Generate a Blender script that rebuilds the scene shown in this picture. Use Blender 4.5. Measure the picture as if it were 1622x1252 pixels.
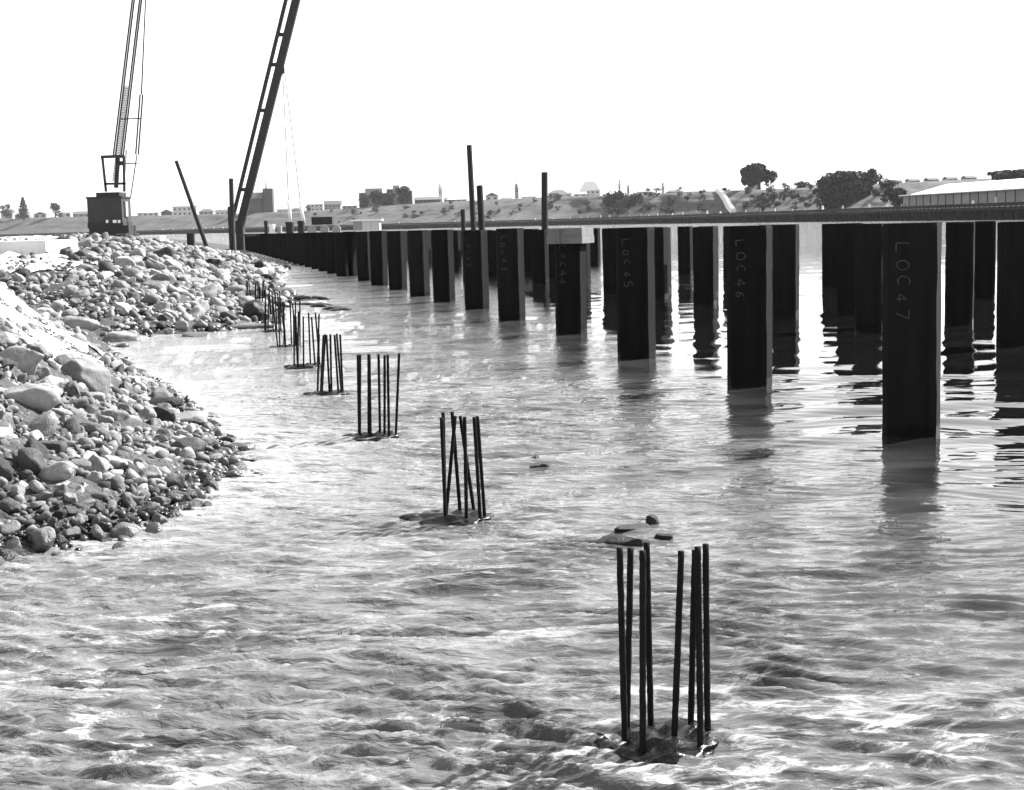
import bpy, math, random
import numpy as np
from mathutils import Vector, Matrix, noise as mnoise

random.seed(7); rng = np.random.default_rng(11)
for o in list(bpy.data.objects): bpy.data.objects.remove(o)
scene = bpy.context.scene
C = scene.collection
rad = math.radians

# ------------------------------------------------------------------ camera
F = 2300.0; CAMH = 2.3; ROLL = rad(1.45); PITCH = math.atan(272/2300)
cd = bpy.data.cameras.new('camera'); cam = bpy.data.objects.new('camera', cd); C.objects.link(cam)
cd.sensor_fit = 'HORIZONTAL'; cd.sensor_width = 36.0; cd.lens = F/1622*36.0
cd.clip_start = 0.1; cd.clip_end = 9000
cR = Vector((1, 0, 0)); cU = Vector((0, math.sin(PITCH), math.cos(PITCH))); cF = Vector((0, math.cos(PITCH), -math.sin(PITCH)))
cx = cR*math.cos(ROLL) - cU*math.sin(ROLL); cy = cR*math.sin(ROLL) + cU*math.cos(ROLL)
M = Matrix((cx, cy, -cF)).transposed().to_4x4(); M.translation = Vector((0, 0, CAMH))
cam.matrix_world = M
scene.camera = cam

# ------------------------------------------------------------------ sky, sun, exposure
SUN_AZ = rad(58); SUN_EL = rad(40)          # to the right of the view, ahead of the camera
w = bpy.data.worlds.new('World'); scene.world = w; w.use_nodes = True
wn = w.node_tree.nodes; wl = w.node_tree.links
bg = wn['Background']; bg.inputs['Strength'].default_value = 0.078
sky = wn.new('ShaderNodeTexSky'); sky.sky_type = 'NISHITA'; sky.sun_disc = False
sky.sun_elevation = SUN_EL; sky.sun_rotation = SUN_AZ
sky.air_density = 2.6; sky.dust_density = 0.1; sky.ozone_density = 1.0
bw = wn.new('ShaderNodeRGBToBW')             # black and white film
wl.new(sky.outputs[0], bw.inputs[0]); wl.new(bw.outputs[0], bg.inputs['Color'])
sd = bpy.data.lights.new('sun', 'SUN'); sd.energy = 5.0; sd.angle = rad(0.5); sd.color = (1, 0.995, 0.99)
sun = bpy.data.objects.new('sun', sd); C.objects.link(sun)
sv = Vector((math.sin(SUN_AZ)*math.cos(SUN_EL), math.cos(SUN_AZ)*math.cos(SUN_EL), math.sin(SUN_EL)))
sun.rotation_euler = sv.to_track_quat('Z', 'Y').to_euler(); sun.location = (60, 40, 80)
scene.render.engine = 'CYCLES'
vs = scene.view_settings; vs.view_transform = 'Standard'; vs.look = 'None'; vs.exposure = 1.8; vs.gamma = 1.0
scene.cycles.max_bounces = 6; scene.cycles.volume_bounces = 0
scene.cycles.caustics_reflective = False; scene.cycles.caustics_refractive = False

# ------------------------------------------------------------------ surveying helpers (photo pixel -> place on the ground)
def ray(px, py):
    u = px-811; v = py-626; c, s = math.cos(ROLL), math.sin(ROLL)
    u2 = u*c - v*s; v2 = u*s + v*c
    cp, sp = math.cos(PITCH), math.sin(PITCH)
    return np.array([u2, F*cp - v2*sp, -F*sp - v2*cp])
def gp(px, py, z=0.0):
    r = ray(px, py); t = (z-CAMH)/r[2]; return Vector((r[0]*t, r[1]*t, z))
def at(px, py, D):
    r = ray(px, py); t = D/r[1]; return Vector((r[0]*t, D, CAMH+r[2]*t))
def proj(p):
    d0, d1, d2 = p[0], p[1], p[2]-CAMH
    cp, sp = math.cos(PITCH), math.sin(PITCH)
    y = d1*cp - d2*sp; z = d1*sp + d2*cp
    u2 = F*d0/y; v2 = -F*z/y; c, s = math.cos(ROLL), math.sin(ROLL)
    return 811+u2*c+v2*s, 626-u2*s+v2*c
def zfor(X, Y, py):
    y0 = proj((X, Y, 0))[1]; y1 = proj((X, Y, 1))[1]; z = (py-y0)/(y1-y0)
    for _ in range(3):
        ya = proj((X, Y, z))[1]; yb = proj((X, Y, z+.01))[1]; z += (py-ya)/(yb-ya)*.01
    return z

# ------------------------------------------------------------------ materials (all greys: black and white film)
def mat(name, v, rough=0.8, var=0.0, scale=3.0, bump=0.0, bscale=20.0, stretch=(1, 1, 1), objrand=0.0, spec=0.3, attr=None, wet=None, metal=0.0, bdist=0.02):
    m = bpy.data.materials.new(name); m.use_nodes = True
    nt = m.node_tree; N = nt.nodes; L = nt.links
    b = N['Principled BSDF']; b.inputs['Roughness'].default_value = rough
    b.inputs['Specular IOR Level'].default_value = spec; b.inputs['Metallic'].default_value = metal
    val = N.new('ShaderNodeValue'); val.outputs[0].default_value = v
    cur = val.outputs[0]
    def math_(op, a, bb, clamp=False):
        n = N.new('ShaderNodeMath'); n.operation = op; n.use_clamp = clamp
        for i, x in enumerate((a, bb)):
            if hasattr(x, 'links'): L.new(x, n.inputs[i])
            else: n.inputs[i].default_value = x
        return n.outputs[0]
    tc = N.new('ShaderNodeTexCoord'); mp = N.new('ShaderNodeMapping'); mp.inputs['Scale'].default_value = stretch
    L.new(tc.outputs['Object'], mp.inputs[0])
    if var:
        n1 = N.new('ShaderNodeTexNoise'); n1.inputs['Scale'].default_value = scale; n1.inputs['Detail'].default_value = 6; n1.inputs['Roughness'].default_value = .65
        L.new(mp.outputs[0], n1.inputs['Vector'])
        f = math_('MULTIPLY', math_('SUBTRACT', n1.outputs[0], 0.5), var*2.6)
        cur = math_('MULTIPLY', cur, math_('ADD', f, 1.0))
    if objrand:
        oi = N.new('ShaderNodeObjectInfo')
        cur = math_('MULTIPLY', cur, math_('ADD', math_('MULTIPLY', math_('SUBTRACT', oi.outputs['Random'], .5), objrand*2), 1.0))
    if attr:
        a = N.new('ShaderNodeAttribute'); a.attribute_name = attr
        cur = math_('MULTIPLY', cur, a.outputs['Fac'])
    if wet is not None:                       # darker, glossier below a ragged tide mark
        g = N.new('ShaderNodeNewGeometry'); sx = N.new('ShaderNodeSeparateXYZ'); L.new(g.outputs['Position'], sx.inputs[0])
        n2 = N.new('ShaderNodeTexNoise'); n2.inputs['Scale'].default_value = 5.0; L.new(g.outputs['Position'], n2.inputs['Vector'])
        zz = math_('ADD', sx.outputs['Z'], math_('MULTIPLY', math_('SUBTRACT', n2.outputs[0], .5), -.12))
        mr = N.new('ShaderNodeMapRange'); mr.inputs['From Min'].default_value = wet; mr.inputs['From Max'].default_value = wet+.05
        mr.inputs['To Min'].default_value = 1.0; mr.inputs['To Max'].default_value = 0.0; L.new(zz, mr.inputs['Value'])
        cur = math_('MULTIPLY', cur, math_('SUBTRACT', 1.0, math_('MULTIPLY', mr.outputs[0], .62)))
        L.new(math_('SUBTRACT', rough, math_('MULTIPLY', mr.outputs[0], max(0, rough-.3))), b.inputs['Roughness'])
    cur = math_('MAXIMUM', cur, 0.004)
    cc = N.new('ShaderNodeCombineColor')
    for i in range(3): L.new(cur, cc.inputs[i])
    L.new(cc.outputs[0], b.inputs['Base Color'])
    if bump:
        n3 = N.new('ShaderNodeTexNoise'); n3.inputs['Scale'].default_value = bscale; n3.inputs['Detail'].default_value = 5
        L.new(mp.outputs[0], n3.inputs['Vector'])
        bp = N.new('ShaderNodeBump'); bp.inputs['Strength'].default_value = bump; bp.inputs['Distance'].default_value = bdist
        L.new(n3.outputs[0], bp.inputs['Height']); L.new(bp.outputs[0], b.inputs['Normal'])
    return m
MT = {
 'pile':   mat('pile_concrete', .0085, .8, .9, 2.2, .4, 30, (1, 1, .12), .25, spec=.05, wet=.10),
 'chalk':  mat('chalk', .04, .9, 1.2, 14),
 'bar':    mat('rusty_bar', .010, .8, .5, 30, .8, 120, (1, 1, .6), spec=.06, bdist=.004),
 'head':   mat('wet_concrete', .008, .5, .6, 8, .8, 16, spec=.25, wet=.2),
 'cap':    mat('formwork_timber', .13, .85, .5, 4, .4, 40, (.3, 1, 1)),
 'pale':   mat('pale_concrete', .55, .85, .25, 2.0, .3, 12),
 'rock':   mat('river_boulder', .15, .8, .6, 3.5, .6, 9, objrand=.85, wet=.10, bdist=.02),
 'rubble': mat('river_rubble', .15, .8, .5, 3, .5, 10, attr='tone', wet=.10, bdist=.015),
 'palerock': mat('pale_boulder', .22, .8, .5, 2.5, .5, 6, wet=.10, bdist=.02),
 'road': mat('crushed_fines', .45, .95, .35, 1.2, .6, 14, bdist=.03),
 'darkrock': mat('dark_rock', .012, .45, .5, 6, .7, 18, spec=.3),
 'bank':   mat('bank_fill_gap_shade', .055, .9, .9, 9, 1.0, 22, wet=.08, bdist=.05),  # fill darkened so shade in the gaps between stones is in its colour
 'steel':  mat('dark_steel', .025, .6, .4, 1.5, spec=.2),
 'steel2': mat('crane_paint', .028, .6, .4, 1.2, spec=.3),
 'white':  mat('white_paint', .78, .6, .1, 2),
 'timber': mat('tarred_timber', .03, .8, .4, 3, .3, 30, (1, 1, .2), spec=.1),
 'wharf':  mat('wharf_timber', .012, .85, .5, .6),
 'wpile':  mat('wharf_pile', .02, .85, .4, .5, objrand=.4),
 'grass':  mat('dry_grass', .052, .95, 1.1, .06, .8, .25, bdist=1.0),
 'land':   mat('quay_ground', .28, .95, .4, .02),
 'leaf':   mat('foliage', .035, .8, .3, .6, objrand=.35, spec=.1),
 'bark':   mat('bark', .05, .9, .4, 2),
 'wall_light': mat('pale_render', .5, .85, .15, .3), 'wall_mid': mat('weathered_render', .26, .85, .2, .3),
 'wall_dark': mat('dark_brick', .05, .9, .3, .5), 'roof_dark': mat('slate_roof', .10, .8, .25, .4),
 'roof_light': mat('iron_roof', .42, .6, .15, .3), 'roof_glint': mat('glinting_iron_roof', .85, .5, .06, .2),
 'glass':  mat('window_glass', .02, .15, spec=.6), 'panel': mat('shed_panel', .2, .8, .25, .5, objrand=.2),
 'rope':   mat('wire_rope', .05, .7),
}

# ------------------------------------------------------------------ mesh helpers
class MB:
    def __init__(s): s.v = []; s.f = []
    def add(s, vs_, fs):
        k = len(s.v); s.v += [tuple(p) for p in vs_]; s.f += [tuple(i+k for i in f) for f in fs]; return s
    def hexa(s, p):      # 8 points: bottom 4 (ccw), top 4
        return s.add(p, [(3, 2, 1, 0), (4, 5, 6, 7), (0, 1, 5, 4), (1, 2, 6, 5), (2, 3, 7, 6), (3, 0, 4, 7)])
    def box(s, c, size, yaw=0.0):
        cs, sn = math.cos(yaw), math.sin(yaw); P = []
        for z in (-.5, .5):
            for x, y in ((-.5, -.5), (.5, -.5), (.5, .5), (-.5, .5)):
                X, Y = x*size[0], y*size[1]
                P.append((c[0]+X*cs-Y*sn, c[1]+X*sn+Y*cs, c[2]+z*size[2]))
        return s.hexa(P)
    def tube(s, a, b, r0, r1=None, n=8, jit=0.0, segs=1):
        r1 = r0 if r1 is None else r1; a = Vector(a); b = Vector(b); d = (b-a).normalized()
        u = d.orthogonal().normalized(); v = d.cross(u); P = []
        for j in range(segs+1):
            t = j/segs; c = a.lerp(b, t); r = r0+(r1-r0)*t
            for i in range(n):
                an = 2*math.pi*i/n; rr = r*(1+random.uniform(-jit, jit)); P.append(c+u*math.cos(an)*rr+v*math.sin(an)*rr)
        fs = [tuple(range(n-1, -1, -1)), tuple(n*segs+i for i in range(n))]
        for j in range(segs):
            for i in range(n): fs.append((j*n+i, j*n+(i+1) % n, (j+1)*n+(i+1) % n, (j+1)*n+i))
        return s.add(P, fs)
    def bar(s, a, b, wx, wy):                 # square-section beam
        a = Vector(a); b = Vector(b); d = (b-a).normalized()
        ref = Vector((0, 1, 0)) if abs(d.y) < .9 else Vector((0, 0, 1))
        u = d.cross(ref).normalized()*wx/2; v = d.cross(u).normalized()*wy/2
        return s.hexa([a-u-v, a+u-v, a+u+v, a-u+v, b-u-v, b+u-v, b+u+v, b-u+v])
    def build(s, name, m, parent=None, smooth=False, origin=None):
        og = Vector(parent.location) if parent else Vector(origin if origin is not None else (0, 0, 0))
        me = bpy.data.meshes.new(name); me.from_pydata([tuple(Vector(p)-og) for p in s.v], [], s.f); me.update()
        me.materials.append(MT[m] if isinstance(m, str) else m)
        if smooth: me.polygons.foreach_set('use_smooth', [True]*len(me.polygons))
        o = bpy.data.objects.new(name, me); C.objects.link(o)
        if parent: o.parent = parent
        else: o.location = og
        return o
def tag(o, label=None, cat=None, group=None, kind=None):
    if label: o['label'] = label
    if cat: o['category'] = cat
    if group: o['group'] = group
    if kind: o['kind'] = kind
    return o
def empty(name, loc, label, cat, group=None):
    o = bpy.data.objects.new(name, None); C.objects.link(o); o.location = loc; o.empty_display_size = .3
    return tag(o, label, cat, group)
def grid_mesh(name, P, m, smooth=True):       # P: rows x cols x 3
    R_, K_ = P.shape[:2]
    idx = np.arange(R_*K_).reshape(R_, K_)
    q = np.stack([idx[:-1, :-1], idx[:-1, 1:], idx[1:, 1:], idx[1:, :-1]], -1).reshape(-1, 4)
    return np_mesh(name, P.reshape(-1, 3), q, m, smooth)
def np_mesh(name, V, Fq, m, smooth=True):
    me = bpy.data.meshes.new(name); nf, k = Fq.shape
    me.vertices.add(len(V)); me.vertices.foreach_set('co', np.ascontiguousarray(V, dtype=np.float32).ravel())
    me.loops.add(nf*k); me.loops.foreach_set('vertex_index', np.ascontiguousarray(Fq, dtype=np.int32).ravel())
    me.polygons.add(nf); me.polygons.foreach_set('loop_start', np.arange(nf, dtype=np.int32)*k)
    me.polygons.foreach_set('use_smooth', np.full(nf, smooth)); me.update(calc_edges=True); me.validate()
    me.materials.append(MT[m] if isinstance(m, str) else m)
    o = bpy.data.objects.new(name, me); C.objects.link(o); return o

# ------------------------------------------------------------------ water: one sheet with real waves, finest near the quay
def wave_tile(n, size, wl_lo, wl_hi, wdir, spread, seed, slope_pow):
    r = np.random.default_rng(seed); k = np.fft.fftfreq(n, size/n)*2*np.pi
    kx, ky = np.meshgrid(k, k); kk = np.hypot(kx, ky); kk[0, 0] = 1e-9
    lo, hi = 2*np.pi/wl_hi, 2*np.pi/wl_lo
    band = np.exp(-(lo/kk)**4)*np.exp(-(kk/hi)**2)
    th = np.arctan2(ky, kx); dirf = np.abs(np.cos(th-wdir))**spread + (.05 if spread < 20 else 0)
    A = kk**(-slope_pow)*band*dirf; A[0, 0] = 0
    h = np.fft.ifft2(A*np.exp(2j*np.pi*r.random((n, n)))).real
    return h/h.std()
def sample(t, size, x, y, ang):
    n = t.shape[0]; c, s = math.cos(ang), math.sin(ang)
    u = ((x*c+y*s)/size*n) % n; v = ((-x*s+y*c)/size*n) % n
    i = np.floor(u).astype(int) % n; j = np.floor(v).astype(int) % n; fu = u-np.floor(u); fv = v-np.floor(v); i2 = (i+1) % n; j2 = (j+1) % n
    return (t[j, i]*(1-fu)+t[j, i2]*fu)*(1-fv)+(t[j2, i]*(1-fu)+t[j2, i2]*fu)*fv
T1 = wave_tile(512, 21.0, .45, 2.2, rad(96), 12.0, 1, 2.2)
T2 = wave_tile(640, 9.3, .08, .34, rad(86), 14.0, 2, 1.7)
T3 = wave_tile(512, 4.3, .028, .12, rad(95), 8.0, 3, 1.6)
def sharpen(h): return h + .22*(h*h-1)        # narrower crests, broader troughs
HEADS = []                                     # places where the water heaps over submerged pile heads (x, y, radius, lift)
def wave_h(x, y):
    D = np.hypot(x, y)
    a1 = np.clip(1.2-D/160, .25, 1); a2 = np.clip(1.15-D/60, 0, 1); a3 = np.clip(1.2-D/22, 0, 1)
    gust = .75+.5*np.sin(x*.35+1.3*np.sin(y*.21))*np.sin(y*.27+.5)
    lee = 1.0; wx_ = x + .25*np.sin(y*1.1+np.sin(x*.7)*2); wy_ = y + .16*np.sin(x*1.3+np.sin(y*.6)*1.7) + .07*np.sin(x*3.1+y*1.1)
    x, y = wx_, wy_
    chop = np.clip(.95-.22*x-np.maximum(y-9, 0)*.02, .04, 1)
    h = .0125*a1*(.75+.25*chop)*sample(T1, 21.0, x, y, .08) + .0145*a2*(.3+.7*chop)*gust*sample(T2, 9.3, x, y, -.13) + .0046*a3*chop*gust*sample(T3, 4.3, x, y, .12)
    return h*lee
ys = np.concatenate([4.0*np.exp(np.linspace(0, math.log(22/4.0), 580))[:-1], 22*np.exp(np.linspace(0, math.log(2600/22), 330))])
an = np.concatenate([np.linspace(-78, -26, 30)[:-1], np.linspace(-26, 26, 540), np.linspace(26, 78, 30)[1:]])
AN, YS = np.meshgrid(np.radians(an), ys)
WX = np.sin(AN)*YS; WY = np.cos(AN)*YS - .6
heads_px = [(1050, 1180), (730, 820), (600, 690), (522, 624), (482, 579)]
for (hx, hy), l in zip(heads_px, (.0, .0, .0, .008, .0)):
    p = gp(hx, hy); HEADS.append((p.x, p.y, .34, l))
WZ = wave_h(WX, WY)
for x0, y0, r0, l in HEADS:
    q = np.exp(-((WX-x0)**2+(WY-y0)**2)/r0**2)
    WZ += q*l*(1+.5*sample(T3, 5.1, WX, WY, 1.1))
water_mat = bpy.data.materials.new('silty_water'); water_mat.use_nodes = True
def water_shader(m):
    nt = m.node_tree; N = nt.nodes; L = nt.links; b = N['Principled BSDF']
    b.inputs['Roughness'].default_value = .06; b.inputs['IOR'].default_value = 1.333
    g = N.new('ShaderNodeNewGeometry')
    mp = N.new('ShaderNodeMapping'); mp.inputs['Scale'].default_value = (.35, .9, 1); L.new(g.outputs['Position'], mp.inputs[0])
    n1 = N.new('ShaderNodeTexNoise'); n1.inputs['Scale'].default_value = .8; n1.inputs['Detail'].default_value = 8; n1.inputs['Roughness'].default_value = .7; n1.inputs['Distortion'].default_value = .8
    L.new(mp.outputs[0], n1.inputs['Vector'])
    at_ = N.new('ShaderNodeAttribute'); at_.attribute_name = 'foam'
    # silt: a little lighter in clouds, with the water's glare also put into colour; foam streaks where the water is broken
    r1 = N.new('ShaderNodeMapRange'); r1.inputs['From Min'].default_value = .35; r1.inputs['From Max'].default_value = .7
    r1.inputs['To Min'].default_value = .003; r1.inputs['To Max'].default_value = .008; L.new(n1.outputs[0], r1.inputs['Value'])
    si = N.new('ShaderNodeAttribute'); si.attribute_name = 'silt_glare'
    sm = N.new('ShaderNodeMath'); sm.operation = 'MULTIPLY_ADD'; L.new(si.outputs['Fac'], sm.inputs[0]); sm.inputs[1].default_value = .26; L.new(r1.outputs[0], sm.inputs[2])
    n2 = N.new('ShaderNodeTexNoise'); n2.inputs['Scale'].default_value = 4.5; n2.inputs['Detail'].default_value = 9; n2.inputs['Roughness'].default_value = .75; n2.inputs['Distortion'].default_value = 1.4
    L.new(mp.outputs[0], n2.inputs['Vector'])
    r2 = N.new('ShaderNodeMapRange'); r2.inputs['From Min'].default_value = .51; r2.inputs['From Max'].default_value = .62
    L.new(n2.outputs[0], r2.inputs['Value'])
    mu = N.new('ShaderNodeMath'); mu.operation = 'MULTIPLY'; mu.use_clamp = True; L.new(r2.outputs[0], mu.inputs[0]); L.new(at_.outputs['Fac'], mu.inputs[1])
    mx = N.new('ShaderNodeMix'); mx.data_type = 'FLOAT'; L.new(mu.outputs[0], mx.inputs[0]); L.new(sm.outputs[0], mx.inputs[2]); mx.inputs[3].default_value = .5
    cc = N.new('ShaderNodeCombineColor')
    for i in range(3): L.new(mx.outputs[0], cc.inputs[i])
    L.new(cc.outputs[0], b.inputs['Base Color'])
    ro = N.new('ShaderNodeMath'); ro.operation = 'MULTIPLY_ADD'; L.new(mu.outputs[0], ro.inputs[0]); ro.inputs[1].default_value = .5; ro.inputs[2].default_value = .03; L.new(ro.outputs[0], b.inputs['Roughness'])
    mp2 = N.new('ShaderNodeMapping'); mp2.inputs['Scale'].default_value = (.4, 1, 1); L.new(g.outputs['Position'], mp2.inputs[0])
    n3 = N.new('ShaderNodeTexNoise'); n3.inputs['Scale'].default_value = 9; n3.inputs['Detail'].default_value = 5; n3.inputs['Distortion'].default_value = .6
    L.new(mp2.outputs[0], n3.inputs['Vector'])
    bp = N.new('ShaderNodeBump'); bp.inputs['Distance'].default_value = .06
    ch_ = N.new('ShaderNodeAttribute'); ch_.attribute_name = 'chop'; L.new(ch_.outputs['Fac'], bp.inputs['Strength'])
    L.new(n3.outputs[0], bp.inputs['Height']); L.new(bp.outputs[0], b.inputs['Normal'])
water_shader(water_mat)
water = grid_mesh('water', np.stack([WX, WY, WZ], -1), water_mat)
tag(water, kind='structure')

# ------------------------------------------------------------------ rubble bank: terrain from surveyed heights
ctrl = []
def cp(*pts):
    for px, py, z in pts: p = gp(px, py, z); ctrl.append((p.x, p.y, z))
SH = [(0, 880), (60, 872), (150, 852), (250, 832), (300, 800), (322, 765), (390, 730), (345, 690), (330, 655), (262, 622), (225, 598), (178, 572), (155, 546)]
cp(*[(x, y, 0.0) for x, y in SH])
cp((0, 458, 1.5), (0, 520, 1.28), (0, 600, .95), (0, 700, .55), (0, 800, .22), (60, 500, 1.1), (105, 535, .7), (150, 562, .28), (60, 600, .8), (60, 700, .45),
   (130, 620, .5), (150, 680, .38), (130, 760, .28), (220, 690, .22), (220, 640, .2), (220, 760, .15), (300, 700, .12), (60, 800, .2), (170, 800, .14))
cp((105, 534, 0.0), (60, 534, 0.0))           # inlet behind the near mound, hidden by it
FS = [(20, 532), (100, 534), (160, 532), (250, 529), (330, 524), (410, 516), (432, 492), (424, 462), (414, 440), (404, 421), (388, 407), (366, 399)]
cp(*[(x, y, 0.0) for x, y in FS])
cp((0, 432, 1.3), (0, 470, .95), (60, 470, .95), (60, 422, 1.45), (120, 408, 1.58), (150, 480, .7), (150, 436, 1.2), (250, 480, .6), (250, 436, 1.08), (330, 480, .5), (330, 430, .95), (390, 480, .35), (385, 450, .55), (390, 430, .5),
   (200, 397, 1.62), (260, 396, 1.6), (300, 400, 1.42), (330, 403, 1.25), (352, 403, 1.0))
for X, Y, z in ((-22, 80, 1.6), (-30, 80, 1.65), (-40, 60, 1.75), (-25, 45, 1.62), (-18, 40, 1.42), (-55, 60, 1.9), (-30, 120, 1.6), (-36, 150, 1.5), (-42, 180, 1.6), (-55, 120, 1.9), (-60, 180, 1.7),
                (-14, 24, 1.75), (-20, 20, 1.8), (-12, 14, 1.5), (-9, 10, .9), (-14, 8, 1.4), (-22, 10, 1.8), (-25, 30, 1.8), (-55, 30, 1.9), (-45, 10, 1.9), (-8, 7.5, .5), (-13, 30, .9), (-60, 4, 1.9), (-16, 28, 1.5),
                (-1, 12, -.7), (-2.2, 9, -.6), (-1, 16, -.9), (-2.5, 18, -.7), (-3.5, 22, -.8), (-5, 26, -.6), (-6, 30, -.5), (-3, 32, -1), (-3.5, 40, -1.2), (-4, 55, -1.5), (-6, 70, -1.6), (-9, 95, -1.6), (-15, 130, -1.6), (-24, 175, -1.6), (2, 8, -1.5), (2, 20, -1.8), (-3, 6, -.6), (-6, 6, -.1), (4, 40, -2), (4, 90, -2), (0, 140, -2), (-10, 190, -2), (4, 190, -2)):
    ctrl.append((X, Y, z))
CT = np.array(ctrl); SC = np.array([1.0, 1.0])
def wy(Y): return 14*np.log(np.maximum(Y, 2)/6.0)     # compress distance so that near and far are equally sampled
def wxy(X, Y): return np.stack([X/np.maximum(Y, 4)*22, wy(Y)], -1)
CW = wxy(CT[:, 0], CT[:, 1])
def tps(d): return np.where(d > 1e-9, d*d*np.log(d+1e-12), 0)
K = tps(np.linalg.norm(CW[:, None]-CW[None], axis=-1)) + np.eye(len(CW))*.6
Pm = np.concatenate([np.ones((len(CW), 1)), CW], 1); nC = len(CW)
Am = np.block([[K, Pm], [Pm.T, np.zeros((3, 3))]])
sol = np.linalg.solve(Am, np.concatenate([CT[:, 2], np.zeros(3)]))
def bank_z(X, Y):
    X = np.asarray(X, float); Y = np.asarray(Y, float); q = wxy(X.ravel(), Y.ravel()); out = np.zeros(len(q))
    for i in range(0, len(q), 20000):
        s_ = q[i:i+20000]; out[i:i+20000] = tps(np.linalg.norm(s_[:, None]-CW[None], axis=-1))@sol[:nC]+sol[nC]+s_@sol[nC+1:]
    return np.clip(out.reshape(X.shape), -2.2, 2.1)
by = 5.0*np.exp(np.linspace(0, math.log(195/5.0), 260)); bu = np.linspace(-2.2, .1, 230)
BU, BY = np.meshgrid(bu, by); BX = BU*BY
BX = np.maximum(BX, -75)
BZ = bank_z(BX, BY)
tl = wave_tile(256, 8.0, .25, 2.0, 0, 0, 9, 1.6)
BZ = BZ + .035*sample(tl, 8.0, BX, BY, 0)*np.clip(BY/14, .6, 2)
bank = tag(grid_mesh('rubble_bank_ground', np.stack([BX, BY, BZ], -1), 'bank'), kind='structure')

# pale crushed fines of the haul road along the tops of both mounds
def road_mask(X, Y, Z): return ((Y < 27) & (Y > 16.5) & (X/Y < -.272+.012*np.sin(Y*2.1)+.008*np.sin(Y*5.3)) & (Z > .45)) | ((Y > 37) & (X/Y < -.292+.016*np.sin(Y*.8)+.01*np.sin(Y*2.3)+.006*np.sin(Y*5.1)) & (Z > 1.2))
idx = np.arange(BX.size).reshape(BX.shape); mk = road_mask(BX, BY, BZ); mq = mk[:-1, :-1] & mk[:-1, 1:] & mk[1:, 1:] & mk[1:, :-1]
q4 = np.stack([idx[:-1, :-1], idx[:-1, 1:], idx[1:, 1:], idx[1:, :-1]], -1)[mq]
tag(np_mesh('haul_road', np.stack([BX, BY, BZ+.03], -1).reshape(-1, 3), q4, 'road'), kind='structure')
# foam attribute on the water: churned over pile heads and along the stony shore
zb = np.full(WX.shape, -3.0); msk = (WX < 1) & (WX > -60) & (WY < 150) & (WY > 4)
zb[msk] = bank_z(WX[msk], WY[msk])
foam = np.clip(1-np.abs(zb+.06)/.22, 0, 1)*.8*(WY < 60)
for x0, y0, r0, l in HEADS: foam = np.maximum(foam, 1.0*np.exp(-(((WX-x0-.3)/1.5)**2+((WY-y0+.2)/1.1)**2))*(1 if y0 < 8 else .4))
foam = np.maximum(foam, .75*np.clip(1.15-(WY-4)/9, 0, 1)*np.clip(.7-WX*.16, 0, 1)*(.65+.5*sample(tl, 8.0, WX*.5, WY*.8, 2.0)).clip(0, 1.4))
silt_glare = np.clip(1+zb/1.3, 0, 1)*np.clip((WY-7)/6, 0, 1); silt_glare = np.maximum(silt_glare, .5*np.clip(.85-WX*.16-np.maximum(WY-9, 0)*.022, 0, 1)*(.75+.25*sample(tl, 8.0, WX*.6, WY, 1.0).clip(-1.5, 1.5)))  # murky shallows, plus glare on the left water painted as paleness
chop_ = np.maximum(np.clip(.95-.22*WX-np.maximum(WY-9, 0)*.02, .02, 1), np.clip((WY-45)/50, 0, 1))
ca = water.data.attributes.new('chop', 'FLOAT', 'POINT'); ca.data.foreach_set('value', chop_.ravel().astype(np.float32))
sa = water.data.attributes.new('silt_glare', 'FLOAT', 'POINT'); sa.data.foreach_set('value', silt_glare.ravel().astype(np.float32))
fa = water.data.attributes.new('foam', 'FLOAT', 'POINT'); fa.data.foreach_set('value', foam.ravel().astype(np.float32))

# ------------------------------------------------------------------ boulders
import bmesh
def rock_proto(seed, sub):
    r = random.Random(seed); bm = bmesh.new(); bmesh.ops.create_icosphere(bm, subdivisions=sub, radius=1.0)
    V = np.array([v.co[:] for v in bm.verts]); T = np.array([[v.index for v in f.verts] for f in bm.faces]); bm.free()
    for _ in range(r.randint(5, 9)):
        n = np.array([r.gauss(0, 1) for _ in range(3)]); n /= np.linalg.norm(n); d = r.uniform(.5, .85)
        e = V@n-d; V = V - np.outer(np.where(e > 0, e*(.97 if seed % 2 else .88), 0), n)
    off = r.uniform(0, 50)
    dis = np.array([mnoise.noise(Vector(p)*1.3+Vector((off, 0, 0)))*.17 + mnoise.noise(Vector(p)*3.1+Vector((0, off, 0)))*.06 for p in V])
    V = V*(1+dis[:, None]); V *= np.array([1, r.uniform(.65, .95), r.uniform(.5, .78)])
    return V/np.abs(V).max(), T
HI = [rock_proto(100+i, 4) for i in range(16)]
MID = [rock_proto(100+i, 3) for i in range(16)]
LO = [rock_proto(300+i, 2) for i in range(16)]
TINY = [rock_proto(500+i, 1) for i in range(8)]
def rot_rand(r, tilt=.5):
    return np.array((Matrix.Rotation(r.uniform(0, 6.283), 3, 'Z') @ Matrix.Rotation(r.gauss(0, tilt), 3, 'X') @ Matrix.Rotation(r.gauss(0, tilt), 3, 'Y')))
rr = random.Random(5); placed = []; cells = {}
def try_place(X, Y, s, dens=.64, force=False):
    key = (int(X//1.2), int(Y//1.2))
    if not force:
        for a in (-1, 0, 1):
            for b in (-1, 0, 1):
                for (x, y, s2) in cells.get((key[0]+a, key[1]+b), ()):
                    if (x-X)**2+(y-Y)**2 < (dens*(s+s2))**2: return False
    cells.setdefault(key, []).append((X, Y, s)); return True
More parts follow.
